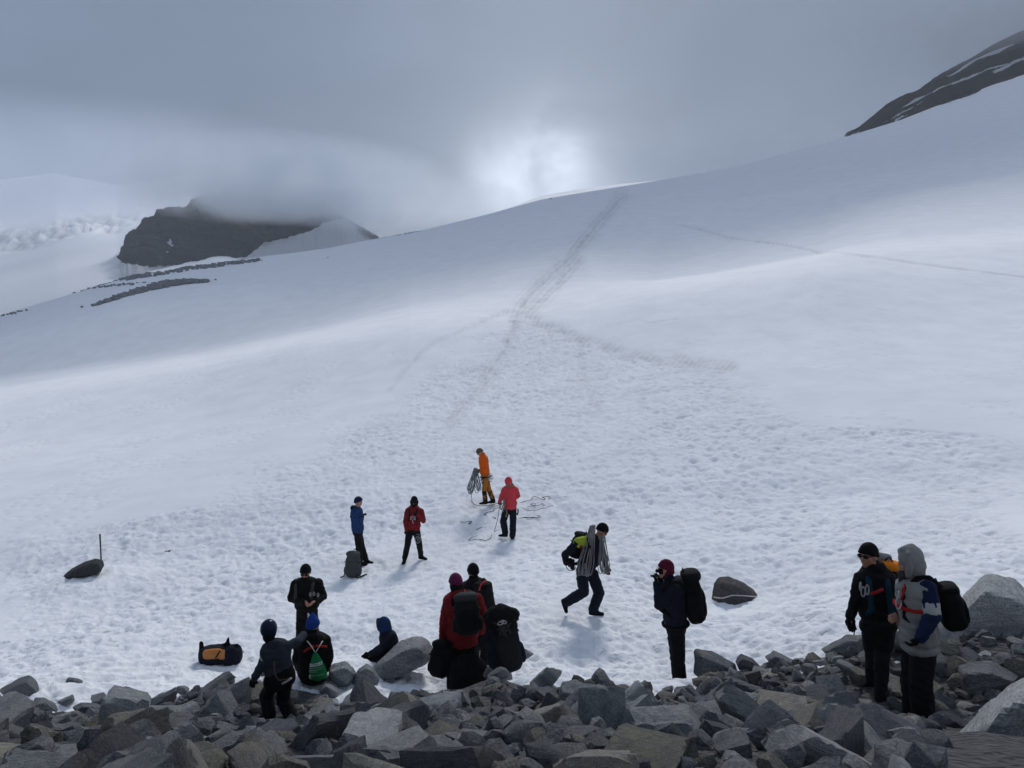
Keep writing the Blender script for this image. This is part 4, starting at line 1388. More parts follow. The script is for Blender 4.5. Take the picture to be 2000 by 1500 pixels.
def blob(name, shapes, mat, parent, voxel=0.012, smooth=3, wrinkle=0.0, wscale=9.0, seed=0, label=None):
    """Melt overlapping shapes into one continuous skin."""
    Vs, Fs, off = [], [], 0
    for V, F in shapes:
        Vs.append(V)
        Fs.append(F + off)
        off += len(V)
    o = mesh_np(name, np.concatenate(Vs), np.concatenate(Fs), None)
    r = o.modifiers.new("r", 'REMESH')
    r.mode = 'VOXEL'
    r.voxel_size = voxel
    s = o.modifiers.new("s", 'SMOOTH')
    s.factor = 0.5
    s.iterations = smooth
    dg = bpy.context.evaluated_depsgraph_get()
    me = bpy.data.meshes.new_from_object(o.evaluated_get(dg))
    old = o.data
    o.modifiers.clear()
    o.data = me
    me.name = name
    bpy.data.meshes.remove(old)
    if wrinkle:
        co = np.zeros(len(me.vertices) * 3, dtype=np.float32)
        me.vertices.foreach_get('co', co)
        co = co.reshape(-1, 3)
        n = vnormals(me)
        q = co * np.array((1.0, 1.0, 1.5))
        h = (1 - 2.2 * np.abs(noise3(q, wscale, seed))) * 0.6 + 0.5 * noise3(co, wscale * 0.45, seed + 4) + 0.3 * noise3(co, wscale * 2.6, seed + 8)
        co = co + n * (h * wrinkle)[:, None]
        me.vertices.foreach_set('co', co.ravel())
        me.update()
    me.materials.clear()
    me.materials.append(CM[mat] if isinstance(mat, str) else mat)
    me.polygons.foreach_set('use_smooth', np.ones(len(me.polygons), dtype=bool))
    if parent:
        o.parent = parent
        o.matrix_parent_inverse = Matrix.Translation(-Vector(parent.location))
    if label:
        o['label'] = label
    return o


def tube(pts, r, n=6, smooth=2):
    """Tube mesh along a polyline (Catmull-Rom smoothed); r scalar or per point."""
    P = np.array([np.array(p, float) for p in pts])
    rr = np.full(len(P), r) if np.isscalar(r) else np.array(r, float)
    if smooth > 1 and len(P) > 2:
        Q, RQ = [], []
        E = np.concatenate([[2 * P[0] - P[1]], P, [2 * P[-1] - P[-2]]])
        for i in range(1, len(E) - 2):
            for k in range(smooth):
                t = k / smooth
                a, b, c, d = E[i - 1], E[i], E[i + 1], E[i + 2]
                Q.append(0.5 * (2 * b + (c - a) * t + (2 * a - 5 * b + 4 * c - d) * t * t + (3 * b - a - 3 * c + d) * t ** 3))
                RQ.append(rr[i - 1] * (1 - t) + rr[i] * t)
        Q.append(P[-1])
        RQ.append(rr[-1])
        P, rr = np.array(Q), np.array(RQ)
    T = np.gradient(P, axis=0)
    T /= np.maximum(np.linalg.norm(T, axis=1), 1e-9)[:, None]
    ref = np.array((0.31, 0.2, 0.93))
    A = np.cross(T, ref)
    A /= np.maximum(np.linalg.norm(A, axis=1), 1e-6)[:, None]
    B = np.cross(T, A)
    an = np.linspace(0, 2 * math.pi, n, endpoint=False)
    V = (P[:, None] + rr[:, None, None] * (A[:, None] * np.cos(an)[None, :, None] + B[:, None] * np.sin(an)[None, :, None])).reshape(-1, 3)
    m = len(P)
    F = []
    for i in range(m - 1):
        for k in range(n):
            a, b = i * n + k, i * n + (k + 1) % n
            F.append((a, b, b + n))
            F.append((a, b + n, a + n))
    for k in range(1, n - 1):
        F.append((0, k + 1, k))
        F.append(((m - 1) * n, (m - 1) * n + k, (m - 1) * n + k + 1))
    return V, np.array(F)


def joined(name, shapes, mat, parent=None, smooth=True):
    Vs, Fs, off = [], [], 0
    for V, F in shapes:
        Vs.append(V)
        Fs.append(F + off)
        off += len(V)
    return mesh_np(name, np.concatenate(Vs), np.concatenate(Fs), CM[mat] if isinstance(mat, str) else mat, smooth, parent)


def dirv(yaw):
    a = R(yaw)
    return Vector((math.sin(a), math.cos(a), 0))


# ------------------------------------------------------------------ people
def hand(w, fwd, palm, k=1.0, curl=0.5, thumb=1, glove=False):
    """Palm, four fingers of unequal length bent at the knuckles, and a thumb from the side of the palm."""
    f = Vector(fwd).normalized()
    pn = Vector(palm)
    pn = (pn - f * pn.dot(f)).normalized()
    sd = f.cross(pn).normalized() * thumb
    g = 1.3 if glove else 1.0
    w = Vector(w)
    out = [cap(w, .026 * k * g, w + f * .05 * k, .030 * k * g, (pn, .62)),
           cap(w + f * .045 * k + sd * .018 * k, .026 * k * g, w + f * .05 * k - sd * .022 * k, .025 * k * g, (pn, .6))]
    for i, (s, ln) in enumerate(((.033, .070), (.011, .080), (-.011, .074), (-.032, .058))):
        b = w + f * .075 * k + sd * s * k * 1.05
        a1, a2 = curl * 0.9, curl * 2.0
        d1 = f * math.cos(a1) + pn * math.sin(a1) + sd * s * 1.2
        d2 = f * math.cos(a2) + pn * math.sin(a2)
        m = b + d1.normalized() * ln * .55 * k
        out += [cap(b - f * .03 * k, .0105 * k * g, m, .0095 * k * g), cap(m, .0095 * k * g, m + d2 * ln * .5 * k, .008 * k * g)]
    t0 = w + f * .02 * k + sd * .03 * k
    t1 = t0 + (f * .5 + sd * .7 + pn * .45).normalized() * .038 * k
    out += [cap(t0, .014 * k * g, t1, .0115 * k * g), cap(t1, .0115 * k * g, t1 + (f * .85 + pn * .5).normalized() * .034 * k, .0095 * k * g)]
    return out


def head_shapes(c, yaw, pitch, roll, k=1.0):
    """Skull, jaw, brow, nose, mouth, ears. Returns shapes and the head's axes."""
    f0 = dirv(yaw)
    M = Matrix.Rotation(R(pitch), 3, UP.cross(f0) * -1)
    f = (M @ f0).normalized()
    u = (M @ UP).normalized()
    M2 = Matrix.Rotation(R(roll), 3, f)
    u = (M2 @ u).normalized()
    s = f.cross(u).normalized()
    c = Vector(c)
    def q(x, y, z): return c + s * x * k + f * y * k + u * z * k
    sh = [ell(c + u * .018 * k - f * .008 * k, (s, f, u), (.076 * k, .096 * k, .104 * k)),
          ell(q(0, .022, -.045), (s, f, u), (.060 * k, .068 * k, .070 * k)),
          cap(q(0, .066, -.092), .022 * k, q(0, .052, -.098), .026 * k),
          cap(q(-.030, .078, .022), .013 * k, q(.030, .078, .022), .013 * k),
          cap(q(0, .084, .016), .009 * k, q(0, .106, -.024), .013 * k), cap(q(-.012, .090, -.026), .009 * k, q(.012, .090, -.026), .009 * k),
          cap(q(-.018, .080, -.058), .008 * k, q(.018, .080, -.058), .008 * k), cap(q(-.014, .078, -.068), .009 * k, q(.014, .078, -.068), .009 * k),
          cap(q(-.045, .055, -.022), .022 * k, q(-.03, .07, -.03), .016 * k), cap(q(.045, .055, -.022), .022 * k, q(.03, .07, -.03), .016 * k)]
    for x in (-1, 1):
        sh.append(ell(q(x * .079, -.008, -.012), (s, f, u), (.010 * k, .020 * k, .031 * k), 2))
    return sh, (s, f, u), q


def cut_dome(c, axes, radii, zc, tilt, mat, name, parent, voxel, knit=0.003, extra=(), seed=0, peak=0.0):
    """A cap of cloth pulled over the skull: ellipsoid flattened below a tilted rim."""
    s, f, u = axes
    V, F = ICO[4]
    W = V * np.array(radii)
    if peak:
        W[:, 2] += peak * np.exp(-(W[:, 0] ** 2 + (W[:, 1] + .03) ** 2) / .0016) * (W[:, 2] > 0)
    lim = zc + tilt * W[:, 1]
    W[:, 2] = np.maximum(W[:, 2], lim)
    A = np.array([s, f, u])
    shapes = [(W @ A + np.array(c), F)] + list(extra)
    return blob(name, shapes, mat, parent, voxel, 2, knit, 16, seed)


def person(label, d, J, yaw, head_yaw=None, head_pitch=0, head_roll=0, k=1.0, jacket='black', trousers='black', boots='black', hat=None, hat_mat='black',
           hood=None, hood_fwd=0.0, gloves='black', bare=(), loose=0.0, baggy=0.0, hem=0.10, foot_yaw=(None, None), scarf=None, gaiter=None, glasses=False, voxel=0.013, seed=1,
           curl=0.6, waist=0.0, hood_down=None, toe=(None, None), beard=False, sleeve=None, hatpeak=0.0, kneemat=None, thick=1.0):
    g = {n: at(v[0], v[1], d + (v[2] if len(v) > 2 else 0)) for n, v in J.items()}
    base = (g['lan'] + g['ran']) / 2
    P = empty("person", (base.x, base.y, min(g['lan'].z, g['ran'].z) - 0.07 * k), label, "person")
    fw = dirv(yaw)
    rt = Vector((fw.y, -fw.x, 0))
    hy = yaw if head_yaw is None else head_yaw
    # which side of the picture is the person's own right
    sh_ax = (g['rsh'] - g['lsh'])
    sgn = 1 if sh_ax.dot(rt) > 0 else -1
    nk, pl = g['neck'], g['pel']
    hp = head_shapes(g['head'], hy, head_pitch, head_roll, k)
    hs, (hs_, hf_, hu_), hq = hp
    spine = (nk - pl)
    up = spine.normalized()
    sx = sh_ax.normalized()
    fx = sx.cross(up).normalized()
    if fx.dot(fw) < 0:
        fx = -fx
    sx = up.cross(fx).normalized()

    def torso(wid, dep, lo=0.0, hi=0.93):
        out = []
        for t, w_, d_ in (((0.0, .165, .118),) if wid < 0 else ()) + ( (.20, .160, .116), (.34, .148, .108), (.52, .158, .115), (.70, .172, .120), (.84, .168, .110)):
            if t < lo or t > hi:
                continue
            out.append(ell(pl + spine * t - fx * 0.0, (sx, fx, up), ((w_ + wid) * k * thick, (d_ + dep) * k * thick, .15 * k), 3))
        return out

    hipL, hipR = g['lhip'], g['rhip']
    # --- body: one continuous figure
    body = list(hs) + [cap(nk - up * .02 * k, .060 * k, hq(0, -.012, -.06), .056 * k)] + torso(-.03, -.03)
    body += [cap(g['lsh'], .055 * k, g['rsh'], .055 * k)]
    gl = []
    for s_ in 'lr':
        A, B, Cw = g[s_ + 'sh'], g[s_ + 'el'], g[s_ + 'wr']
        body += chain([A, B, Cw], [.048 * k, .040 * k, .028 * k])
        fd = (g[s_ + 'ha'] - Cw) if s_ + 'ha' in g else (Cw - B)
        inn = (fx * 0.6 + (pl - Cw) * 0.6) if (pl - Cw).length > 0.05 else fx
        hh = hand(Cw, fd, inn, k, curl, 1 if s_ == 'l' else -1, glove=s_ not in bare)
        if s_ in bare:
            body += hh
        else:
            body += [cap(Cw, .027 * k, Cw + fd.normalized() * .06 * k, .024 * k)]
            gl.append(hh + [cap(Cw - (Cw - B).normalized() * .02, .036 * k, Cw, .034 * k)])
        hip, kn, an = g[s_ + 'hip'], g[s_ + 'kn'], g[s_ + 'an']
        body += chain([hip, kn, an], [.075 * k, .052 * k, .038 * k])
        i = 'lr'.index(s_)
        fy = foot_yaw[i] if foot_yaw[i] is not None else yaw
        tv = dirv(fy) if toe[i] is None else (at(toe[i][0], toe[i][1], d + toe[i][2]) - an).normalized()
        tl = an + tv * .085 * k - (UP * .045 * k if toe[i] is None else Vector())
        body += [cap(an - UP * .02 * k, .034 * k, tl, .024 * k)] if toe[i] is None else [cap(an, .030 * k)]
    bv = min(voxel, 0.008) if bare else voxel
    blob("body", body, 'skin', P, bv, 2)
    for hh in gl:
        blob("glove", hh, gloves, P, 0.0065 if d < 12 else 0.009, 2)
    # --- trousers and boots
    tr = [ell(pl - up * .02 * k, (sx, fx, up), (.178 * k * thick, .135 * k * thick, .13 * k))]
    for s_ in 'lr':
        hip, kn, an = g[s_ + 'hip'], g[s_ + 'kn'], g[s_ + 'an']
        b = baggy
        mid = kn + (an - kn) * .5
        tr += chain([hip, kn], [(.098 + b * .4) * k * thick, (.074 + b * .7) * k])
        tr += chain([kn, mid, an + (kn - an).normalized() * .02 * k], [(.074 + b * .7) * k, (.070 + b * .8) * k, (.060 + b) * k])
    blob("trousers", tr, trousers, P, voxel, 3, 0.014 * k, 9, seed + 1)
    for i, s_ in enumerate('lr'):
        an, kn = g[s_ + 'an'], g[s_ + 'kn']
        fy = foot_yaw[i] if foot_yaw[i] is not None else yaw
        if toe[i] is None:
            tv, dn = dirv(fy), UP * -1
        else:
            tv = (at(toe[i][0], toe[i][1], d + toe[i][2]) - an).normalized()
            dn = (an - kn).normalized()
            dn = (dn - tv * dn.dot(tv)).normalized()
        sdv = tv.cross(dn).normalized()
        heel, ball, tip = an + dn * .045 * k - tv * .035 * k, an + dn * .055 * k + tv * .10 * k, an + dn * .058 * k + tv * .165 * k
        bt = [cap(an + (kn - an).normalized() * .07 * k, .056 * k, an, .054 * k), cap(an, .052 * k, heel, .044 * k), cap(heel, .043 * k, ball, .046 * k, (dn, .75)),
              cap(ball, .046 * k, tip, .036 * k, (dn, .7)), cap(an, .045 * k, ball, .040 * k),
              ell(heel + (tip - heel) * .5 + dn * .024 * k, (tv, sdv, dn), (.135 * k, .047 * k, .018 * k), 3, 0.6)]
        blob("boot", bt, boots, P, min(voxel, .011), 2, 0.002, 20, seed)
    # --- jacket
    jk = torso(.022 + loose, .022 + loose) + [cap(g['lsh'] - up * .01, .078 * k, g['rsh'] - up * .01, .078 * k, (fx, .95)), cap(nk - up * .03 * k, .085 * k, nk + up * .015 * k, .072 * k)]
    for s_ in 'lr':                                             # slope of the shoulders
        jk.append(cap(nk - up * .015 * k, .068 * k, g[s_ + 'sh'] - up * .005 * k, .070 * k))
    jk += [ell(pl - up * (hem - .06) * k, (sx, fx, up), ((.160 + loose) * k * thick, (.126 + loose) * k * thick, .07 * k), 3, 0.8),
           ell(pl - up * (hem - .15) * k, (sx, fx, up), ((.178 + loose) * k * thick, (.138 + loose) * k * thick, .12 * k), 3)]
    arms = []
    for s_ in 'lr':
        A, B, Cw = g[s_ + 'sh'], g[s_ + 'el'], g[s_ + 'wr']
        arms.append(chain([A, B, Cw + (B - Cw).normalized() * .01], [(.070 + loose * .4) * k, (.060 + loose * .4) * k, (.046 + loose * .3) * k]))
    if sleeve:
        blob("jacket", jk, jacket, P, voxel, 3, 0.016 * k, 8, seed + 2)
        for a in arms:
            blob("sleeve", [(v + 0, f) for v, f in a], sleeve, P, voxel, 3, 0.010 * k, 10, seed + 3)
    else:
        blob("jacket", jk + arms[0] + arms[1], jacket, P, voxel, 3, 0.016 * k, 8, seed + 2)
    # --- head wear
    if hat:
        if hat == 'beanie':
            cut_dome(hq(0, -.006, .022), (hs_, hf_, hu_), (.090 * k, .112 * k, .118 * k), -.012 * k, .42, hat_mat, "beanie", P, min(voxel, .010),
                     extra=[cap(hq(x0, y0, z0), .017 * k, hq(x1, y1, z1), .017 * k) for (x0, y0, z0), (x1, y1, z1) in
                            [((.080 * math.cos(a), .098 * math.sin(a) - .006, .018 + .38 * .098 * math.sin(a)), (.080 * math.cos(a + .4), .098 * math.sin(a + .4) - .006, .018 + .38 * .098 * math.sin(a + .4))) for a in np.arange(0, 6.28, .4)]], seed=seed, peak=hatpeak)
        elif hat == 'helmet':
            cut_dome(hq(0, -.010, .026), (hs_, hf_, hu_), (.120 * k, .142 * k, .138 * k), -.085 * k, .30, hat_mat, "helmet", P, .010, 0.0, seed=seed)
    if hood:
        hd = [ell(hq(0, -.030 + hood_fwd, .018), (hs_, hf_, hu_), (.106 * k, .112 * k, .132 * k)), ell(hq(0, -.045, -.06), (hs_, hf_, hu_), (.105 * k, .098 * k, .105 * k)),
              cap(hq(-.075, .035, .085), .022 * k, hq(.075, .035, .085), .022 * k), cap(hq(0, .045 + hood_fwd * 1.3, .105), .028 * k, hq(0, -.02, .11), .05 * k)]
        for x in (-1, 1):
            hd += [cap(hq(x * .075, .035 + hood_fwd, .08), .022 * k, hq(x * .085, .030 + hood_fwd, -.05), .024 * k), cap(hq(x * .085, .030 + hood_fwd, -.05), .024 * k, hq(x * .045, .05, -.125), .030 * k)]
        hd += [cap(hq(0, .05, -.135), .036 * k, nk, .085 * k), cap(hq(0, -.05, -.10), .08 * k, nk - fx * .02, .095 * k)]
        blob("hood", hd, CM[hood] if hood in CM else bpy.data.materials[hood], P, min(voxel, .011), 3, 0.007 * k, 12, seed + 5)
    if hood_down:
        hd = [ell(nk - fx * .085 * k + up * .015 * k, (sx, fx, up), (.115 * k, .065 * k, .075 * k)), cap(nk + sx * .10 * k + up * .01, .040 * k, nk - fx * .10 * k + up * .035 * k, .050 * k),
              cap(nk - sx * .10 * k + up * .01, .040 * k, nk - fx * .10 * k + up * .035 * k, .050 * k), cap(nk + sx * .08 * k + fx * .05, .04 * k, nk - sx * .08 * k + fx * .05, .04 * k)]
        blob("hood", hd, hood_down, P, min(voxel, .011), 3, 0.008 * k, 14, seed + 5)
    if gaiter:
        blob('neck_gaiter', [ell(hq(0, -.028, -.085), (hs_, hf_, hu_), (.078 * k, .080 * k, .070 * k)), cap(hq(0, -.03, -.10), .070 * k, nk, .078 * k)], gaiter, P, min(voxel, .011), 2, .005 * k, 14, seed + 9)
    if scarf:
        sc = [cap(nk + up * .03 * k + (sx * math.cos(a) * .085 + fx * math.sin(a) * .08) * k, .036 * k, nk + up * .04 * k + (sx * math.cos(a + .6) * .085 + fx * math.sin(a + .6) * .08) * k, .036 * k) for a in np.arange(0, 6.28, .6)]
        sc += [cap(nk + up * .075 * k + (sx * math.cos(a) * .075 + fx * math.sin(a) * .07) * k, .030 * k, nk + up * .07 * k + (sx * math.cos(a + .6) * .075 + fx * math.sin(a + .6) * .07) * k, .030 * k) for a in np.arange(0, 6.28, .6)]
        blob("scarf", sc, scarf, P, min(voxel, .011), 2, 0.008 * k, 14, seed + 6)
    if glasses:
        gs = []
        for x in (-1, 1):
            gs.append(ell(hq(x * .033, .091, .012), (hs_, hf_, hu_), (.029 * k, .010 * k, .021 * k), 2, .7))
            gs.append(cap(hq(x * .060, .082, .016), .005 * k, hq(x * .083, -.005, .012), .004 * k))
        gs.append(cap(hq(-.012, .098, .017), .004 * k, hq(.012, .098, .017), .004 * k))
        joined("sunglasses", gs, 'lens', P)
    else:
        for x in (-1, 1):
            joined("eye", [cap(hq(x * .031, .080, .006), (.011 * k, .011 * k, .011 * k))], 'lens', P)
    if beard:
        blob("beard", [cap(hq(-.05, .045, -.06), .020 * k, hq(0, .075, -.095), .024 * k), cap(hq(.05, .045, -.06), .020 * k, hq(0, .075, -.095), .024 * k),
                       cap(hq(-.025, .088, -.052), .009 * k, hq(.025, .088, -.052), .009 * k)], 'soft_black', P, .008, 1, .004, 40, seed)
    g.update(P=P, up=up, sx=sx, fx=fx, hq=hq, hs=hs_, hf=hf_, hu=hu_, k=k, d=d)
    return g


def patch(name, a, b, r0, r1, mat, parent, seed=0, voxel=0.011, squash=None, wr=0.006):
    """A band of other cloth round a limb."""
    return blob(name, [cap(a, r0, b, r1, squash)], mat, parent, voxel, 1, wr, 11, seed)


def backpack(label, c, up, back, wid, dep, hgt, mat, lid=None, pocket=None, straps=None, strap_mat='black', seed=0, voxel=.012, group=None, side=True, hood=True):
    """A rucksack: padded body, lid, front pocket, side pockets; straps = list of world polylines."""
    up, back = Vector(up).normalized(), Vector(back).normalized()
    back = (back - up * back.dot(up)).normalized()
    s = up.cross(back).normalized()
    c = Vector(c)
    P = empty("rucksack", c - up * hgt * .5, label, "rucksack", group)
    A = (s, back, up)
    blob("pack_body", [ell(c - up * hgt * .06, A, (wid * .5, dep * .46, hgt * .44), 4, .55), ell(c + up * hgt * .2, A, (wid * .46, dep * .42, hgt * .26), 3, .7),
                       ell(c - up * hgt * .28 + back * dep * .08, A, (wid * .48, dep * .46, hgt * .2), 3, .7)], mat, P, voxel, 3, .009, 8, seed)
    if not hood:
        lid = lid or mat
    blob("pack_lid", [ell(c + up * hgt * (.43 if hood else .36) + back * dep * .04, A, (wid * (.47 if hood else .42), dep * (.5 if hood else .40), hgt * (.11 if hood else .14)), 3, .7)], lid or mat, P, voxel, 2, .007, 10, seed + 1)
    blob("front_pocket", [ell(c - up * hgt * .12 + back * dep * .44, A, (wid * .36, dep * .16, hgt * .27), 3, .6)], pocket or mat, P, voxel, 2, .006, 10, seed + 2)
    if side:
        for x in (-1, 1):
            blob("side_pocket", [ell(c + s * x * wid * .5 - up * hgt * .24, A, (wid * .11, dep * .32, hgt * .17), 3, .7)], mat, P, voxel, 2, .005, 10, seed + 3)
    joined("grab_loop", [tube([c + up * hgt * .52 - back * dep * .3 - s * .04, c + up * (hgt * .52 + .05) - back * dep * .32, c + up * hgt * .52 - back * dep * .3 + s * .04], .008)], strap_mat, P)
    for x in (-1, 1):
        joined("compression_strap", [tube([c + s * x * wid * .49 + back * dep * .40 + up * hgt * .12, c + s * x * wid * .53 + back * dep * .0 + up * hgt * .13, c + s * x * wid * .49 - back * dep * .4 + up * hgt * .12], .009)], strap_mat, P)
    for pl in straps or []:
        blob("shoulder_strap", chain(pl, [.030] * len(pl)), strap_mat, P, .011, 2, .002, 14, seed)
    return P


def worn_straps(g, lift=.085):
    """Two shoulder straps over the jacket of a built person."""
    up, fx, sx, k = g['up'], g['fx'], g['sx'], g['k']
    out = []
    for s_ in 'lr':
        sh = g['neck'] + (g[s_ + 'sh'] - g['neck']) * .62
        lo = sh - up * .30 * k
        out.append([sh - fx * .15 * k - up * .02 * k, sh - fx * .06 * k + up * lift * .75 * k, sh + fx * .04 * k + up * lift * .75 * k, sh + fx * .16 * k - up * .04 * k, lo + fx * .175 * k, lo + fx * .05 * k + (g[s_ + 'sh'] - g['neck']) * .35 - up * .08 * k])
    return out


def ring(g, t, w, dp, r=.014, tilt=0.0, a0=0, a1=6.2832):
    c = g['pel'] + (g['neck'] - g['pel']) * t
    pts = [c + g['sx'] * math.cos(a) * w + g['fx'] * math.sin(a) * dp + g['up'] * tilt * math.cos(a) for a in np.linspace(a0, a1, 26)]
    return tube(pts, r, 6, 1)


def carabiner(c, u, s, h=.05, w=.028, r=.006):
    pts = [c + u * h * math.sin(a) + s * w * math.cos(a) for a in np.linspace(0, 6.2832, 14)]
    return tube(pts, r, 5, 1)


# ---- 1 grey hooded jacket, far right
g = person("person in a grey hooded jacket with blue sleeves standing on the rocks", 7.1,
           dict(head=(1777, 1094), neck=(1786, 1131), pel=(1796, 1258), lsh=(1786, 1146, .17), rsh=(1812, 1150, -.17), lel=(1776, 1200, .24), rel=(1822, 1203, -.26), lwr=(1758, 1204, .12), rwr=(1797, 1247, -.25),
                lha=(1745, 1206, .06), rha=(1784, 1262, -.25), lhip=(1786, 1268, .09), rhip=(1803, 1268, -.07), lkn=(1782, 1335, .08), rkn=(1798, 1335, -.10), lan=(1788, 1398, .08), ran=(1803, 1402, -.10)),
           -82, -88, -4, jacket='grey', trousers='soft_black', boots='soft_black', hood='grey', hood_fwd=.016, gloves='soft_black', bare=('l',), loose=.030, baggy=.045, hem=.075, voxel=.010, seed=11, foot_yaw=(-95, -80), sleeve='royal', curl=.75)
patch("sleeve_band", g['rsh'] + (g['rel'] - g['rsh']) * .62, g['rsh'] + (g['rel'] - g['rsh']) * .86, .083, .080, 'pale_grey', g['P'], 3)
patch("sleeve_band", g['lsh'] + (g['lel'] - g['lsh']) * .62, g['lsh'] + (g['lel'] - g['lsh']) * .86, .083, .080, 'pale_grey', g['P'], 4)
joined("chest_strap", [ring(g, .62, .222, .182, .019)], 'bright_red', g['P'])
joined("harness_sling", [tube([g['neck'] + g['fx'] * .10 + g['sx'] * .06, at(1766, 1150, 7.0), at(1760, 1172, 6.95)], .010), tube([g['neck'] + g['fx'] * .10 - g['sx'] * .06, at(1768, 1155, 7.1), at(1760, 1172, 7.0)], .010)], 'bright_red', g['P'])
cw = at(1755, 1178, 6.98)
joined("carabiner", [carabiner(cw, UP, Vector((1, 0, 0)), .055, .026, .0065), carabiner(cw + UP * .07, UP, Vector((.6, .8, 0)), .04, .02, .006)], 'metal', g['P'])
blob("chin_guard", [cap(g['hq'](-.03, .085, -.13), .028, g['hq'](.03, .085, -.13), .028), cap(g['hq'](0, .09, -.12), .030, g['neck'] + g['fx'] * .10, .05)], 'dark_grey', g['P'], .010, 2, .004)
bk = -g['fx']
backpack("black daypack on the back of the person in the grey jacket", at(1855, 1183, 7.12), g['up'] + bk * -.12, bk + Vector((0, -.15, 0)), .34, .23, .44, 'black', 'black', 'black', straps=worn_straps(g), seed=5, hood=False, side=False)

# ---- 2 black beanie and sunglasses, right
g = person("person in a black beanie and sunglasses with a teal shoulder strap", 7.7,
           dict(head=(1696, 1085), neck=(1708, 1117), pel=(1716, 1212), lsh=(1681, 1130, .05), rsh=(1739, 1133, -.02), lel=(1671, 1170, .02), rel=(1748, 1178, .06), lwr=(1661, 1205, -.02), rwr=(1741, 1214, .12),
                lha=(1663, 1240, -.02), rha=(1735, 1235, .15), lhip=(1705, 1222, .02), rhip=(1727, 1222, 0), lkn=(1704, 1290, .14), rkn=(1722, 1290, -.04), lan=(1703, 1334, .35), ran=(1720, 1366, .0)),
           -142, -118, -6, jacket='soft_black', trousers='charcoal', boots='black', hat='beanie', hat_mat='black', glasses=True, scarf='black', gloves='black', voxel=.0095, seed=21, foot_yaw=(-92, -150), hem=-.01, loose=.004, curl=.5)
blob("shorts", [ell(g['pel'] - UP * .05, (g['sx'], g['fx'], UP), (.19, .15, .12)), cap(g['lhip'], .115, g['lhip'] + (g['lkn'] - g['lhip']) * .55, .105), cap(g['rhip'], .115, g['rhip'] + (g['rkn'] - g['rhip']) * .55, .105)], 'soft_black', g['P'], .011, 3, .01, 9, 4)
joined("chest_strap", [tube([at(1701, 1160, 7.47), at(1712, 1157, 7.47), at(1724, 1151, 7.50)], .017)], 'bright_red', g['P'])
cw = at(1686, 1156, 7.46)
joined("carabiner", [carabiner(cw, UP, Vector((1, 0, 0)), .05, .02, .006), carabiner(cw + Vector((-.035, -.01, .06)), UP, Vector((.7, .7, 0)), .04, .02, .006), carabiner(cw + Vector((.04, 0, .02)), UP, Vector((1, .2, 0)), .05, .02, .006)], 'metal', g['P'])
joined("glove_cord", [tube([at(1667, 1200, 7.62), at(1669, 1222, 7.6), at(1668, 1240, 7.62)], .006)], 'black', g['P'])
st = worn_straps(g)
bp = backpack("orange and black rucksack behind the person in sunglasses", at(1729, 1150, 8.02), (0.1, 0.1, 1), -g['fx'], .36, .24, .58, 'black', 'amber', 'amber', straps=st, strap_mat='teal', seed=6)
blob("foam_mat", [cap(at(1716, 1087, 8.02), .05, at(1733, 1090, 8.06), .05)], 'grey', bp, .012, 1, .002)

# ---- 3 maroon hat, taking a picture
g = person("person in a maroon knitted hat lifting a camera to the face", 10.0,
           dict(head=(1300, 1112), neck=(1313, 1138), pel=(1320, 1222), lsh=(1312, 1152, .17), rsh=(1319, 1153, -.17), lel=(1293, 1178, .24), rel=(1288, 1181, -.20), lwr=(1288, 1134, .10), rwr=(1282, 1140, -.10),
                lha=(1287, 1118, .06), rha=(1280, 1118, -.06), lhip=(1318, 1230, .09), rhip=(1323, 1230, -.09), lkn=(1322, 1283, .10), rkn=(1324, 1283, -.10), lan=(1328, 1328, .10), ran=(1326, 1331, -.10)),
           -88, -90, 2, jacket='navy', trousers='black', boots='black', hat='beanie', hat_mat='knit_maroon', gloves='black', voxel=.011, seed=31, foot_yaw=(-70, -105), loose=.02, baggy=.03, hem=.0, hood_down='slate', gaiter='navy', curl=.8)
blob("hat_flap", [cap(g['hq'](-.07, -.02, .0), .030, g['hq'](-.072, .01, -.07), .020), cap(g['hq'](.07, -.02, .0), .030, g['hq'](.072, .01, -.07), .020), cap(g['hq'](-.05, -.07, -.02), .045, g['hq'](.05, -.07, -.02), .045)], 'knit_maroon', g['P'], .011, 2, .003)
joined("hip_belt", [ring(g, .05, .205, .170, .022)], 'black', g['P'])
bk = -g['fx']
backpack("big black trekking rucksack on the back of the person in maroon", at(1353, 1166, 10.02), g['up'] - bk * .06, bk, .36, .26, .70, 'black', 'soft_black', 'black', straps=worn_straps(g), seed=7)
cm = empty("camera_body", at(1289, 1117, 9.98), "small black camera held to the eye under the maroon hat", "camera")
cm.name = "small_camera"
joined("camera_case", [ell(at(1290, 1115, 9.98), (dirv(-90), dirv(0), UP), (.028, .06, .036), 3, .4)], 'black', cm)
joined("lens", [cap(at(1287, 1115, 9.98), .026, at(1283, 1115, 9.98), .024)], 'lens', cm)
joined("wrist_loop", [tube([at(1290, 1110, 9.96), at(1286, 1106, 9.94), at(1283, 1110, 9.93), at(1282, 1116, 9.93)], .004)], 'black', cm)

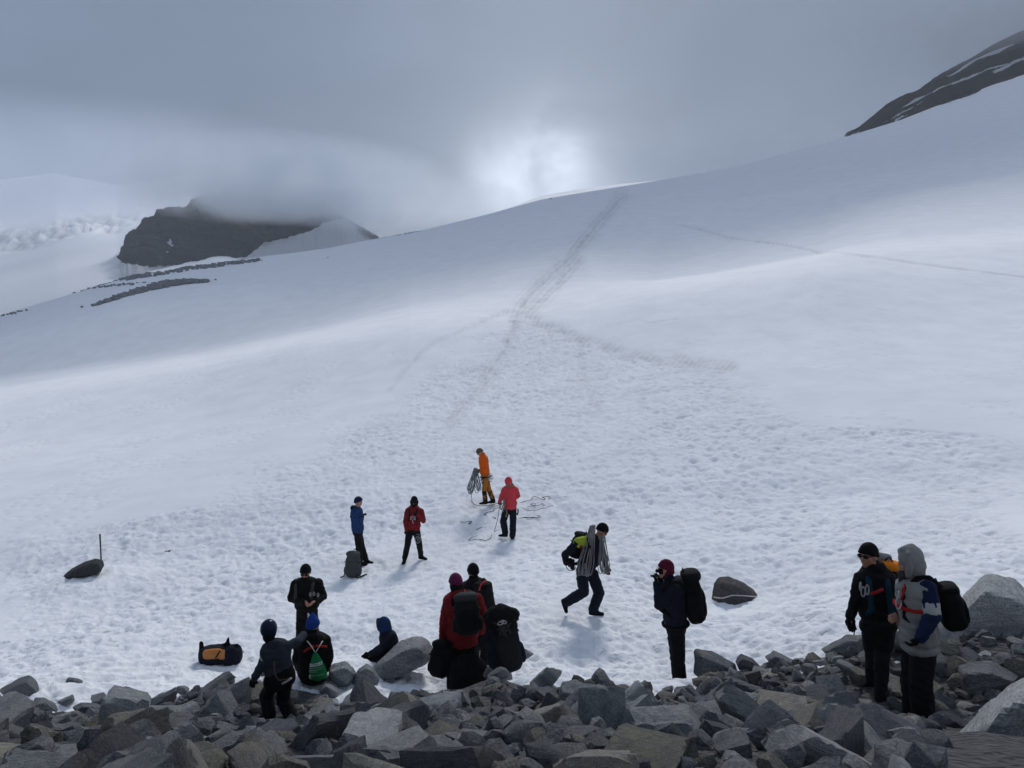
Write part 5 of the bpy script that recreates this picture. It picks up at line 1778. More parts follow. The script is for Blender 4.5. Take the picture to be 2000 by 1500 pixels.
# ---- 4 walking with two bundles of rope
g = person("person walking bent forward with two hanks of rope round the neck", 13.0,
           dict(head=(1176, 1036), neck=(1163, 1052), pel=(1143, 1113), lsh=(1128, 1060, -.16), rsh=(1171, 1066, .17), lel=(1103, 1084, -.08), rel=(1181, 1092, .20), lwr=(1106, 1100, -.14), rwr=(1185, 1108, .12),
                lha=(1117, 1101, -.17), rha=(1186, 1118, .10), lhip=(1137, 1122, -.09), rhip=(1157, 1122, .08), lkn=(1140, 1156, -.10), rkn=(1170, 1158, .02), lan=(1107, 1176, .02), ran=(1158, 1191, .02)),
           112, 118, -28, jacket='navy', trousers='navy', boots='black', hat='beanie', hat_mat='black', gloves='black', voxel=.012, seed=41, foot_yaw=(105, 100), toe=((1114, 1196, .03), None), loose=.006, baggy=.028, hem=-.04, glasses=True, beard=True, curl=.6)
blob("shoulder_panel", [cap(g['lsh'] * .95 + g['neck'] * .05, .096, g['neck'] - g['up'] * .03, .108), cap(g['neck'] - g['up'] * .02, .095, g['rsh'] * .5 + g['neck'] * .5, .085)], 'lime', g['P'], .012, 3, .006, 10, 4)
joined("chest_badge", [ell(at(1135, 1068, 12.70), (g['sx'], g['fx'], g['up']), (.035, .02, .03), 2)], 'red', g['P'])
backpack("dark rucksack on the back of the person walking with ropes", at(1131, 1066, 13.12), g['up'], -g['fx'], .33, .20, .46, 'soft_black', 'charcoal', 'soft_black', straps=worn_straps(g), seed=8)
cm = empty("handheld_camera", at(1114, 1104, 12.86), "black camera with a long lens in the hand of the walking person", "camera")
joined("camera_case", [ell(at(1113, 1096, 12.86), (dirv(90), dirv(0), UP), (.085, .04, .035), 3, .4), ell(at(1114, 1092, 12.86), (dirv(90), dirv(0), UP), (.03, .03, .02), 2, .6)], 'black', cm)
joined("lens", [cap(at(1117, 1100, 12.86), .046, at(1118, 1109, 12.84), .042)], 'lens', cm)
joined("strap", [tube([at(1105, 1097, 12.84), at(1106, 1107, 12.8), at(1112, 1114, 12.8), at(1122, 1113, 12.82), at(1124, 1106, 12.84)], .007)], 'black', cm)


def rope_hank(label, tops, bots, d_t, d_b, n, mat, seed, r=.0065, group="hanks of rope round the walker's neck"):
    """Loops of rope hanging side by side from one place."""
    rng = np.random.default_rng(seed)
    sh = []
    (tx0, tx1, ty), (bx0, bx1, by) = tops, bots
    for i in range(n):
        q = (i + .5) / n
        t = at(tx0 + (tx1 - tx0) * q + rng.normal() * .8, ty + rng.normal() * .6, d_t + rng.normal() * .03)
        b = at(bx0 + (bx1 - bx0) * q + rng.normal() * 1.0, by + rng.normal() * 3.0 - 5 * abs(q - .6), d_b + rng.normal() * .05)
        ax = Vector((1, .3, 0)) * (.030 + .02 * rng.uniform())
        m1, m2 = t * .6 + b * .4, t * .25 + b * .75
        sh.append(tube([t, m1 - ax * .7, m2 - ax * 1.4, b - ax * .9 + UP * .03, b, b + ax * .9 + UP * .03, m2 + ax * 1.3, m1 + ax * .7, t + ax * .2 + Vector((0, .02, 0))], r, 5, 3))
    o = joined("rope_coil", sh, mat)
    return tag(o, label, "rope", group)


rope_hank("hank of grey rope over the near shoulder of the walking person", (1152, 1162, 1026), (1131, 1153, 1124), 12.88, 12.72, 13, 'rope', 1)
rope_hank("hank of grey rope hanging down the far side of the walking person", (1172, 1179, 1046), (1175, 1187, 1118), 12.86, 12.80, 9, 'rope', 2)
tag(joined("rope_tail", [tube([at(1136, 1112, 12.75), at(1131, 1122, 12.75), at(1125, 1131, 12.78)], .009)], 'rope_dark'), "loose rope end sticking out below the near hank of the walker", "rope")

# ---- 5 orange jacket, coiling rope
g = person("person in an orange jacket and ochre trousers coiling a rope", 23.3,
           dict(head=(937.5, 883.5), neck=(943, 891), pel=(948, 929), lsh=(945, 897, .17), rsh=(949, 898, -.17), lel=(948, 914, .22), rel=(951, 916, -.22), lwr=(937, 919, .08), rwr=(937, 920, -.10), lha=(931, 917, .02), rha=(931, 919, -.04),
                lhip=(948, 932, .08), rhip=(949, 932, -.08), lkn=(955, 956, .08), rkn=(946, 957, -.08), lan=(963, 977, .10), ran=(948, 979, -.08)),
           -92, -95, -38, jacket='orange', trousers='ochre', boots='black', hat='beanie', hat_mat='olive_cap', gloves='soft_black', voxel=.014, seed=51, foot_yaw=(-100, -105), glasses=True, hem=-.02, loose=.012, baggy=.008)
for s_ in 'lr':
    kn, an = g[s_ + 'kn'], g[s_ + 'an']
    blob("gaiter", [cap(kn + (an - kn) * .16, .083, an, .078)], 'soft_black', g['P'], .014, 2, .004)
blob("collar", [cap(g['neck'], .10, g['neck'] + g['up'] * .05, .088)], 'orange', g['P'], .014, 2, .005)
joined("harness_belt", [ring(g, -.05, .20, .162, .022), tube([g['lhip'] + g['fx'] * .12, g['lhip'] - UP * .16 + g['fx'] * .10, g['lhip'] - UP * .2 - g['fx'] * .10], .014), tube([g['rhip'] - g['sx'] * 0 + g['fx'] * .11, g['rhip'] - UP * .17 + g['fx'] * .12, g['rhip'] - UP * .21 - g['fx'] * .10, g['rhip'] - UP * .05 - g['fx'] * .14], .014)], 'soft_black', g['P'])
joined("carabiner", [carabiner(at(958 + dx, 929 + dy, 23.1), UP, Vector((1, 0, 0)), .07, .03, .010) for dx, dy in ((0, 0), (3, 3), (-3, 4), (1, 8), (-20, 6), (-19, 11))], 'metal', g['P'])
rope_hank("hank of grey green rope held up by the person in orange", (925, 931, 915), (915, 921, 962), 23.2, 23.2, 8, 'rope_teal', 3, .010, "loops of the rope being coiled")
rope_hank("smaller loops of rope next to the knees of the person in orange", (927, 932, 916), (929, 938, 960), 23.15, 23.15, 7, 'rope_teal', 4, .010, "loops of the rope being coiled")


def snow_z(p, lift=.02):
    return Vector((p.x, p.y, float(hz(np.array([p.x]), np.array([p.y]))[0]) + lift))


def snow_rope(label, px, mat='rope_dark', r=.012, group=None, start=(), seed=0):
    """A rope lying along the snow through the given photo pixels."""
    rng = np.random.default_rng(seed)
    pts = [Vector(p) for p in start]
    for x, y in px:
        p = ground(x, y, 12, 40)
        pts.append(p + Vector((rng.normal() * .02, rng.normal() * .03, .012)))
    o = joined("rope", [tube(pts, r * .72, 5, 4)], mat)
    return tag(o, label, "rope", group)


GR = None
snow_rope("rope hanging from the hank of the person in orange to the snow", [(921, 975), (922, 981), (928, 987), (940, 989), (955, 988), (970, 985), (975, 984)], 'rope_dark', .012, GR, [at(923, 958, 23.2), at(920.5, 970, 23.2)], 1)
snow_rope("rope running down to the snow from the hand of the person in coral", [(966, 1035), (961, 1045), (955, 1053), (949, 1057), (944, 1056)], 'rope_dark', .012, GR, [at(976, 984, 20.4), at(973, 1008, 20.3), at(969, 1025, 20.3)], 2)
snow_rope("kinked rope leading right from the coral jacket to a tangle", [(1012, 983), (1020, 981), (1030, 979), (1040, 977), (1043, 972), (1052, 973), (1062, 977), (1066, 974), (1058, 972), (1068, 971), (1073, 976), (1075, 973), (1071, 970)], 'rope_dark', .012, GR, (), 3)
snow_rope("zigzag of thin rope on the snow right of the coral jacket", [(1031, 990), (1044, 989), (1038, 986), (1046, 984), (1050, 989), (1056, 987), (1060, 984), (1063, 988), (1068, 988)], 'rope_dark', .010, GR, (), 4)
snow_rope("curved rope lying lowest of the loops right of the coral jacket", [(1022, 992), (1025, 996), (1032, 998), (1045, 998), (1056, 995), (1066, 993), (1072, 991), (1080, 988)], 'rope_dark', .011, GR, (), 5)
snow_rope("long doubled rope behind the dark trousers of the coral jacket", [(1008, 1016), (1020, 1013), (1034, 1012), (1044, 1011), (1050, 1008), (1055, 1009), (1052, 1012), (1042, 1013), (1030, 1012), (1018, 1012)], 'rope_dark', .011, GR, (), 6)
snow_rope("tangle of rope on the snow between orange boots and coral knees", [(974, 988), (968, 990), (963, 998), (955, 1001), (948, 1004), (945, 1006), (951, 1008), (946, 1005), (958, 1000), (966, 999), (969, 995), (975, 992)], 'rope_dark', .011, GR, (), 7)
snow_rope("short piece of rope lying alone left of the tangles", [(902, 1019), (907, 1021), (914, 1020), (920, 1019), (919, 1023), (914, 1024), (918, 1021), (923, 1019)], 'rope_dark', .011, GR, (), 8)
snow_rope("looped tangle of rope left of the knees of the coral jacket", [(931, 1036), (938, 1033), (944, 1030), (950, 1036), (956, 1035), (953, 1031), (946, 1028), (945, 1033), (952, 1037), (957, 1031), (965, 1028), (975, 1026)], 'rope_dark', .011, GR, (), 9)
snow_rope("rope bight lying lowest on the snow left of the coral jacket", [(938, 1047), (928, 1049), (920, 1052), (914, 1056), (919, 1056), (928, 1054), (938, 1055), (946, 1055)], 'rope_dark', .011, GR, (), 10)
snow_rope("rope on the snow leading up to the left boot of the coral jacket", [(960, 1046), (968, 1043), (977, 1039), (975, 1036), (965, 1038)], 'rope_dark', .011, GR, (), 11)
snow_rope("faint rope curl just above the looped tangle", [(953, 1016), (960, 1014), (967, 1013), (964, 1010), (960, 1012)], 'rope_dark', .010, GR, (), 12)

# ---- 6 coral jacket seen from behind
g = person("person in a coral jacket and hood seen from behind holding rope", 20.7,
           dict(head=(993, 941), neck=(996, 951), pel=(996, 990), lsh=(985, 957, 0), rsh=(1008, 957, 0), lel=(979, 970, -.05), rel=(1012, 968, -.02), lwr=(976, 980, .08), rwr=(1008, 972, .20), lha=(975, 985, .12), rha=(1003, 972, .26),
                lhip=(989, 995, 0), rhip=(1002, 995, 0), lkn=(983, 1018, .10), rkn=(1002, 1021, .0), lan=(987, 1042, .08), ran=(1001, 1047, .0)),
           -12, -25, -14, jacket='coral', trousers='navy', boots='black', hat='beanie', hat_mat='bright_red', scarf='khaki', gloves='soft_black', voxel=.014, seed=61, foot_yaw=(-80, -10), hem=.07, loose=.014, baggy=.03)
blob("hood", [ell(g['hq'](0, -.01, .01), (g['hs'], g['hf'], g['hu']), (.105, .115, .130)), cap(g['hq'](-.06, .085, .04), .02, g['hq'](.06, .085, .04), .02)], 'coral', g['P'], .012, 2, .005)
joined("harness_gear", [tube([at(988, 994, 20.52), at(990, 1002, 20.5), at(988, 1010, 20.5)], .02)], 'khaki', g['P'])
joined("gear_pouch", [tube([at(1011, 994, 20.6), at(1012, 999, 20.6), at(1010, 1006, 20.6)], .02)], 'black', g['P'])
tag(joined("rope", [tube([at(979, 980, 20.5), at(983, 974, 20.5), at(983, 984, 20.5), at(979, 996, 20.5), at(977, 990, 20.5), at(981, 982, 20.5)], .016), tube([at(984, 974, 20.52), at(986, 986, 20.5), at(983, 1000, 20.5)], .014)], 'rope_teal'), "loops of rope gathered at the left hip of the coral jacket", "rope")

# ---- 7 blue jacket
g = person("person in a blue jacket standing in profile by the grey rucksack", 19.0,
           dict(head=(700, 980), neck=(696, 993), pel=(699, 1037), lsh=(694, 1001, -.17), rsh=(699, 1001, .17), lel=(694, 1022, -.24), rel=(704, 1020, .20), lwr=(701, 1040, -.18), rwr=(708, 1008, .16), lha=(704, 1047, -.16), rha=(711, 1004, .12),
                lhip=(699, 1042, -.08), rhip=(701, 1042, .08), lkn=(701, 1068, -.08), rkn=(706, 1068, .08), lan=(703, 1098, -.06), ran=(715, 1094, .10)),
           78, 62, -4, jacket='blue', trousers='soft_black', boots='black', hat='beanie', hat_mat='royal', gloves='soft_black', voxel=.013, seed=71, foot_yaw=(85, 95), hem=.035, loose=.02, baggy=.015, hood_down='navy')
joined("chest_strap", [ring(g, .66, .215, .17, .012)], 'black', g['P'])
backpack("grey rucksack standing on the snow by the boots of the blue jacket", ground(688, 1129, 12, 30) + Vector((0, .1, .30)), (.03, .05, 1), (-.25, -1, 0), .36, .26, .62, 'pack_grey', 'pack_grey', 'pack_grey', seed=9,
         straps=[[ground(700, 1118, 12, 30) + Vector((0, 0, .30)), ground(705, 1116, 12, 30) + Vector((.02, 0, .16)), ground(700, 1124, 12, 30) + Vector((.0, 0, .06))]])
rk = [o for o in bpy.data.objects if o.name.startswith("rucksack")][-1]
q0 = ground(676, 1122, 12, 30)
joined("hanging_strap", [tube([q0 + UP * .12, ground(672, 1127, 12, 30) + UP * .03, ground(665, 1130, 12, 30) + UP * .03], .016), tube([ground(692, 1127, 12, 30) + UP * .05, ground(698, 1131, 12, 30) + UP * .03, ground(708, 1128, 12, 30) + UP * .04, ground(716, 1124, 12, 30) + UP * .03], .018)], 'black', rk)

# ---- 8 red jacket facing us
g = person("person in a red jacket and black cap facing the camera", 19.1,
           dict(head=(809, 979), neck=(808, 992), pel=(807, 1034), lsh=(796, 999, 0), rsh=(822, 999, 0), lel=(792, 1018, -.02), rel=(827, 1017, -.05), lwr=(794, 1036, -.06), rwr=(815, 1006, -.24), lha=(795, 1044, -.08), rha=(811, 1001, -.27),
                lhip=(800, 1040, 0), rhip=(814, 1040, 0), lkn=(796, 1065, -.04), rkn=(819, 1063, .02), lan=(790, 1092, -.05), ran=(822, 1085, .10)),
           178, 180, -16, jacket='red', trousers='soft_black', boots='black', hat='beanie', hat_mat='black', gloves='soft_black', voxel=.013, seed=81, foot_yaw=(185, 120), hem=.03, loose=.012, baggy=.006, hood_down='red', glasses=True)
blob("face_mask", [ell(g['hq'](0, .045, -.065), (g['hs'], g['hf'], g['hu']), (.068, .068, .062)), cap(g['hq'](0, .05, -.09), .06, g['neck'], .075)], 'soft_black', g['P'], .012, 2, .004)
blob("goggles", [ell(g['hq'](0, .085, .015), (g['hs'], g['hf'], g['hu']), (.078, .030, .036), 3, .7)], 'charcoal', g['P'], .010, 1)
blob("ear_flap", [cap(g['hq'](-.085, .0, -.01), .032, g['hq'](-.075, .02, -.08), .025), cap(g['hq'](.085, .0, -.01), .032, g['hq'](.075, .02, -.08), .025)], 'black', g['P'], .012, 2)
# pale emblem printed on the chest and a pale ring printed on the thigh
c = g['pel'] + (g['neck'] - g['pel']) * .55 + g['fx'] * .150
em = []
for a, ln in ((0, .12), (60, .10), (-60, .10), (110, .09), (-110, .09), (180, .12)):
    v = g['up'] * math.cos(R(a)) + g['sx'] * math.sin(R(a)) * 1.3
    em.append(tube([c + v * .02, c + v * ln * .6, c + v * ln + g['sx'] * .02], .012, 4, 2))
em.append(tube([c + g['up'] * math.sin(a) * .06 + g['sx'] * math.cos(a) * .11 for a in np.linspace(.2, 2.9, 9)], .009, 4, 1))
joined("chest_emblem", em, 'pale_grey', g['P'])
c = g['rhip'] + (g['rkn'] - g['rhip']) * .55 + g['fx'] * .105
joined("thigh_emblem", [tube([c + UP * math.sin(a) * .085 + g['sx'] * math.cos(a) * .065 for a in np.linspace(0, 6.28, 16)], .007, 4, 1),
                        tube([c + UP * .05 - g['sx'] * .03, c + UP * .0, c + UP * .05 + g['sx'] * .03], .007, 4, 1), tube([c, c - UP * .05 + g['sx'] * .01], .007, 4, 1),
                        tube([c + UP * .12 - g['sx'] * .05, c + UP * .15, c + UP * .12 + g['sx'] * .05], .007, 4, 1)], 'pale_grey', g['P'])
joined("harness_webbing", [tube([g['neck'] + g['sx'] * .10 + g['fx'] * .09, g['neck'] + g['sx'] * .09 + g['fx'] * .15 - UP * .15, g['neck'] + g['sx'] * .10 + g['fx'] * .15 - UP * .32], .022), tube([g['neck'] - g['sx'] * .10 + g['fx'] * .09, g['neck'] - g['sx'] * .09 + g['fx'] * .15 - UP * .15, g['neck'] - g['sx'] * .10 + g['fx'] * .15 - UP * .32], .022)], 'black', g['P'])

# ---- 9 black clothes, looking at his hands
g = person("person all in black with a cap looking down at bare hands", 12.3,
           dict(head=(597, 1117), neck=(598, 1134), pel=(600, 1192), lsh=(578, 1140, 0), rsh=(621, 1139, 0), lel=(569, 1168, -.03), rel=(631, 1165, -.03), lwr=(595, 1178, -.27), rwr=(616, 1177, -.27), lha=(604, 1176, -.33), rha=(608, 1175, -.33),
                lhip=(590, 1200, 0), rhip=(610, 1200, 0), lkn=(588, 1246, -.02), rkn=(613, 1246, .02), lan=(589, 1291, 0), ran=(613, 1291, .04)),
           178, 180, -24, jacket='black', trousers='black', boots='black', hat='beanie', hat_mat='black', bare=('l', 'r'), voxel=.011, seed=91, foot_yaw=(190, 165), hem=.0, loose=.022, baggy=.012, glasses=True, curl=.9, beard=True)
for q in (1, -1):
    blob("shoulder_strap", chain([g['neck'] + g['sx'] * .13 * q - g['fx'] * .02 + UP * .02, g['neck'] + g['sx'] * .14 * q + g['fx'] * .12 - UP * .05, g['neck'] + g['sx'] * .13 * q + g['fx'] * .17 - UP * .25], [.028] * 3), 'dark_grey', g['P'], .011, 2, .002)
joined("carabiner", [carabiner(at(606 + dx, 1161 + dy, 11.98), UP, Vector((1, 0, 0)), .03, .015, .005) for dx, dy in ((0, 0), (7, -1), (15, 1))], 'metal', g['P'])
# ---- 10 child with the dark hooded helmet
g = person("child in a slate blue jacket and dark helmet stepping over the rocks", 8.6,
           dict(head=(525, 1231), neck=(536, 1258), pel=(546, 1321), lsh=(525, 1272, -.02), rsh=(559, 1262, .04), lel=(512, 1298, -.08), rel=(580, 1254, .14), lwr=(496, 1326, -.10), rwr=(593, 1240, .30), lha=(489, 1348, -.10), rha=(600, 1235, .42),
                lhip=(536, 1331, -.02), rhip=(557, 1331, .03), lkn=(520, 1358, .16), rkn=(553, 1366, .10), lan=(527, 1398, .02), ran=(571, 1406, -.02)),
           -18, -2, -10, 0, .80, jacket='slate', trousers='black', boots='black', hat='helmet', hat_mat='helmet_blue' if 'helmet_blue' in CM else cloth('helmet_blue', (.006, .012, .035), rough=.25, weave=4, strength=.05).name, gloves='black', voxel=.011, seed=101, foot_yaw=(-75, 25), hem=.02, loose=.022, baggy=.03, hood_down='slate', gaiter='black', curl=.35, thick=1.02)
blob("jacket_skirt", [ell(g['pel'] - UP * .03, (g['sx'], g['fx'], UP), (.185, .15, .13), 3, .8), ell(g['pel'] + UP * .06, (g['sx'], g['fx'], UP), (.16, .135, .10))], 'black', g['P'], .011, 3, .008, 9, 4)
blob("ear_pad", [cap(g['hq'](-.075, -.005, -.02), .035, g['hq'](-.06, .02, -.075), .03), cap(g['hq'](.075, -.005, -.02), .035, g['hq'](.06, .02, -.075), .03), cap(g['hq'](0, -.075, -.02), .05, g['hq'](0, -.06, -.07), .045)], 'black', g['P'], .011, 2)
patch("reflective_band", g['lsh'] + (g['lel'] - g['lsh']) * .38, g['lsh'] + (g['lel'] - g['lsh']) * .52, .069, .068, 'pale_grey', g['P'], 3, wr=.003)
joined("reflective_stripe", [tube([at(551, 1336, 8.40), at(560, 1331, 8.40), at(570, 1324, 8.44)], .012, 5, 2)], 'pale_grey', g['P'])
joined("drawcord", [tube([g['neck'] - g['fx'] * .17 - UP * .14, g['neck'] - g['fx'] * .19 - UP * .26, g['neck'] - g['fx'] * .17 - UP * .38 - g['sx'] * .05, g['pel'] - g['fx'] * .19 + UP * .02 - g['sx'] * .13], .008)], 'olive_cap', g['P'])

# ---- 11 seated, with the green bag
g = person("person in black seated on a rock with a bright blue beanie", 9.75,
           dict(head=(611, 1222), neck=(611, 1243), pel=(611, 1316), lsh=(588, 1252, .0), rsh=(634, 1252, .0), lel=(580, 1285, -.02), rel=(641, 1284, -.02), lwr=(585, 1306, .20), rwr=(637, 1306, .20), lha=(590, 1312, .30), rha=(632, 1312, .30),
                lhip=(600, 1322, .02), rhip=(622, 1322, .02), lkn=(594, 1316, .45), rkn=(629, 1316, .45), lan=(594, 1345, .62), ran=(629, 1345, .62)),
           0, 10, -8, 0, .96, jacket='black', trousers='black', boots='black', hat='beanie', hat_mat='bright_blue', gloves='black', voxel=.011, seed=111, hem=.04, loose=.03, hatpeak=.05, thick=1.05, gaiter='black', hood_down='black')
blob("hat_ear", [cap(g['hq'](-.05, -.01, .11), .03, g['hq'](-.085, .0, .165), .006)], 'white', g['P'], .008, 1)
joined("red_piping", [tube([at(594, 1273, 9.52), at(603, 1267, 9.50), at(613, 1263, 9.50)], .016, 5, 2), tube([at(617, 1262, 9.50), at(628, 1262, 9.50), at(638, 1263, 9.55)], .018, 5, 2)], 'bright_red', g['P'])


def green_bag():
    d = 9.44
    P = empty("drawstring_bag", at(620, 1329, d), "green drawstring bag with white lettering on the back of the seated person", "bag")
    V, F = ICO[5]
    prof_y = np.array([1273, 1280, 1290, 1302, 1312, 1320, 1326, 1329.5])
    prof_w = np.array([2.0, 6.0, 10.5, 14.5, 17.0, 17.0, 13.0, 4.0])
    cx = np.array([616, 616.5, 618, 619.5, 621, 621.5, 621.5, 621])
    py = 1301.25 - V[:, 2] * 28.25
    w = np.interp(py, prof_y, prof_w)
    c = np.interp(py, prof_y, cx)
    ln = np.maximum(np.hypot(V[:, 0], V[:, 1]), 1e-4)
    a = np.arctan2(V[:, 1], V[:, 0])
    m = d / FPX
    fold = 1 + 0.05 * np.sin(a * 16) * sstep(1306, 1280, py) + 0.03 * np.sin(a * 5 + 1)
    X0 = np.array([at(cc, yy, d) for cc, yy in zip(c, py)])
    W = X0 + np.stack([np.cos(a) * w * m * fold, np.sin(a) * w * m * .62 * fold, 0 * a], -1)
    o = mesh_np("bag_body", W, F, CM['green'], True, P)
    joined("cord", [tube([at(616, 1275, d), at(608, 1262, d - .0), at(600, 1252, d + .1)], .006), tube([at(616, 1275, d), at(624, 1262, d), at(630, 1252, d + .1)], .006)], 'cord', P)
    joined("cord_loop", [tube([at(606, 1318, d - .05), at(604, 1322, d - .08), at(607, 1326, d - .05)], .007)], 'cord', P)
    # printed lettering, wrapped on the front of the bag
    def front(px, py_):
        w_ = float(np.interp(py_, prof_y, prof_w))
        c_ = float(np.interp(py_, prof_y, cx))
        q = max(-.94, min(.94, (px - c_) / w_))
        p = at(px, py_, d)
        return p + Vector((0, -math.sqrt(1 - q * q) * w_ * m * .62 * 1.06 - .006, 0))
    cu = bpy.data.curves.new("lettering", 'FONT')
    cu.body = "succes"
    cu.size = 1.0
    cu.offset = 0.012
    cu.extrude = 0.0
    t = bpy.data.objects.new("lettering", cu)
    COL.objects.link(t)
    me = bpy.data.meshes.new_from_object(t.evaluated_get(bpy.context.evaluated_depsgraph_get()))
    bpy.data.objects.remove(t)
    bm = bmesh.new()
    bm.from_mesh(me)
    bmesh.ops.triangulate(bm, faces=bm.faces)
    bmesh.ops.subdivide_edges(bm, edges=bm.edges, cuts=1)
    xs = [v.co.x for v in bm.verts]
    x0, x1 = min(xs), max(xs)
    for v in bm.verts:
        q = (v.co.x - x0) / (x1 - x0)
        v.co = front(606.0 + q * 24.5, 1300.5 - v.co.y * 12.5 - 5.0 * q)
    bm.to_mesh(me)
    bm.free()
    me.materials.append(CM['white'])
    lt = bpy.data.objects.new("lettering", me)
    COL.objects.link(lt)
    lt.parent = P
    lt.matrix_parent_inverse = Matrix.Translation(-Vector(P.location))
    rows = []
    for y0, xa, xb, th in ((1303.5, 605.5, 632, .0035), (1307, 605.5, 632.5, .0035), (1310, 605, 624, .003), (1316.5, 609, 620, .004), (1314.8, 622, 635, .004)):
        n = int((xb - xa) / 1.6)
        rng = np.random.default_rng(int(y0))
        i = 0
        while i < n:
            k = int(rng.integers(2, 5))
            pts = [front(xa + (i + q) * 1.6, y0 - 4.2 * ((i + q) * 1.6 / 26) ) for q in np.linspace(0, min(k, n - i) * .8, 4)]
            rows.append(tube(pts, th, 4, 1))
            i += k
    joined("small_print", rows, 'pale_grey', P)


green_bag()

# ---- 12 child crouching behind the long boulder
g = person("child in a dark blue hooded suit crouching behind the long boulder", 11.0,
           dict(head=(748, 1221), neck=(757, 1239), pel=(766, 1283), lsh=(757, 1243, .14), rsh=(767, 1244, -.14), lel=(746, 1264, .18), rel=(748, 1268, -.20), lwr=(722, 1278, .10), rwr=(725, 1280, -.12), lha=(708, 1284, .10), rha=(710, 1287, -.10),
                lhip=(762, 1286, .08), rhip=(766, 1287, -.08), lkn=(734, 1285, .10), rkn=(737, 1287, -.10), lan=(712, 1297, .10), ran=(712, 1299, -.08)),
           -88, -84, -12, 0, .84, jacket='navy', trousers='black', boots='black', hood=cloth('hood_blue', (.012, .030, .095)).name, gloves='black', voxel=.011, seed=121, hem=.0, loose=.02, baggy=.01, curl=.4)
blob("hood_trim", [cap(g['hq'](x0, .072, z0), .018, g['hq'](x1, .072, z1), .018) for (x0, z0), (x1, z1) in [((.085 * math.cos(a), .02 + .105 * math.sin(a)), (.085 * math.cos(a + .5), .02 + .105 * math.sin(a + .5))) for a in np.arange(0, 6.28, .5)]], 'dark_grey', g['P'], .011, 2)
blob("goggles", [ell(g['hq'](0, .075, .012), (g['hs'], g['hf'], g['hu']), (.068, .026, .032), 3, .7)], 'charcoal', g['P'], .010, 1)

# ---- 13 red jacket with dark rucksack, back to us
g = person("person in a red jacket with a maroon hat standing with the back turned", 9.9,
           dict(head=(890, 1139), neck=(897, 1160), pel=(904, 1252), lsh=(876, 1176, -.02), rsh=(932, 1170, .02), lel=(868, 1217, -.05), rel=(944, 1207, .0), lwr=(866, 1254, .08), rwr=(940, 1232, .22), lha=(868, 1270, .14), rha=(930, 1238, .32),
                lhip=(894, 1262, 0), rhip=(917, 1262, .02), lkn=(888, 1318, .06), rkn=(922, 1316, .06), lan=(890, 1366, 0), ran=(922, 1364, .03)),
           -6, -28, -6, jacket='red', trousers='black', boots='black', hat='beanie', hat_mat='plum', gloves='black', voxel=.011, seed=131, foot_yaw=(-30, 15), hem=.06, loose=.028, baggy=.055, hood_down='red', curl=.6, thick=1.06)
blob("hair", [ell(g['hq'](0, -.035, -.03), (g['hs'], g['hf'], g['hu']), (.092, .085, .085)), cap(g['hq'](-.07, -.02, -.03), .03, g['hq'](-.05, -.05, -.11), .03), cap(g['hq'](.07, -.02, -.03), .03, g['hq'](.05, -.05, -.11), .03)], 'soft_black', g['P'], .011, 2, .006, 30)
backpack("charcoal rucksack on the back of the person in the red jacket", at(912, 1200, 9.66), g['up'] + g['fx'] * .10, -g['fx'], .33, .22, .53, 'charcoal', 'dark_grey', 'black', straps=worn_straps(g), seed=10)
joined("ski_pole_grip", [tube([at(869, 1176, 10.0), at(868, 1174, 10.0), at(871, 1172, 10.0)], .012), tube([at(860, 1194, 10.1), at(864, 1195, 10.1), at(867, 1193, 10.1)], .008)], 'black', g['P'])

# ---- 14 black beanie behind the red jacket
g = person("person in a black beanie standing behind the red jacket", 11.3,
           dict(head=(924, 1117), neck=(929, 1136), pel=(936, 1206), lsh=(911, 1145, .08), rsh=(952, 1145, -.06), lel=(906, 1175, .12), rel=(958, 1176, -.06), lwr=(914, 1200, .26), rwr=(952, 1204, .10), lha=(918, 1208, .3), rha=(948, 1212, .16),
                lhip=(927, 1214, .03), rhip=(945, 1214, -.02), lkn=(928, 1266, .06), rkn=(946, 1266, .0), lan=(928, 1316, .05), ran=(946, 1316, 0)),
           -30, -20, -4, jacket='soft_black', trousers='black', boots='black', hat='beanie', hat_mat='black', gloves='black', voxel=.012, seed=141, hem=.06, loose=.02, hood_down='soft_black', gaiter='black')
bp = backpack("black rucksack with orange piping behind the seated group", at(944, 1166, 11.06), g['up'], -g['fx'] + g['sx'] * .2, .30, .18, .42, 'charcoal', 'black', 'soft_black', straps=worn_straps(g), seed=12)
bp['label'] = "black rucksack with orange piping on the person behind the red jacket"
joined("orange_piping", [tube([at(936, 1153, 10.93), at(938, 1145, 10.92), at(944, 1137, 10.92), at(951, 1134, 10.96)], .013, 5, 3)], 'coral', bp)

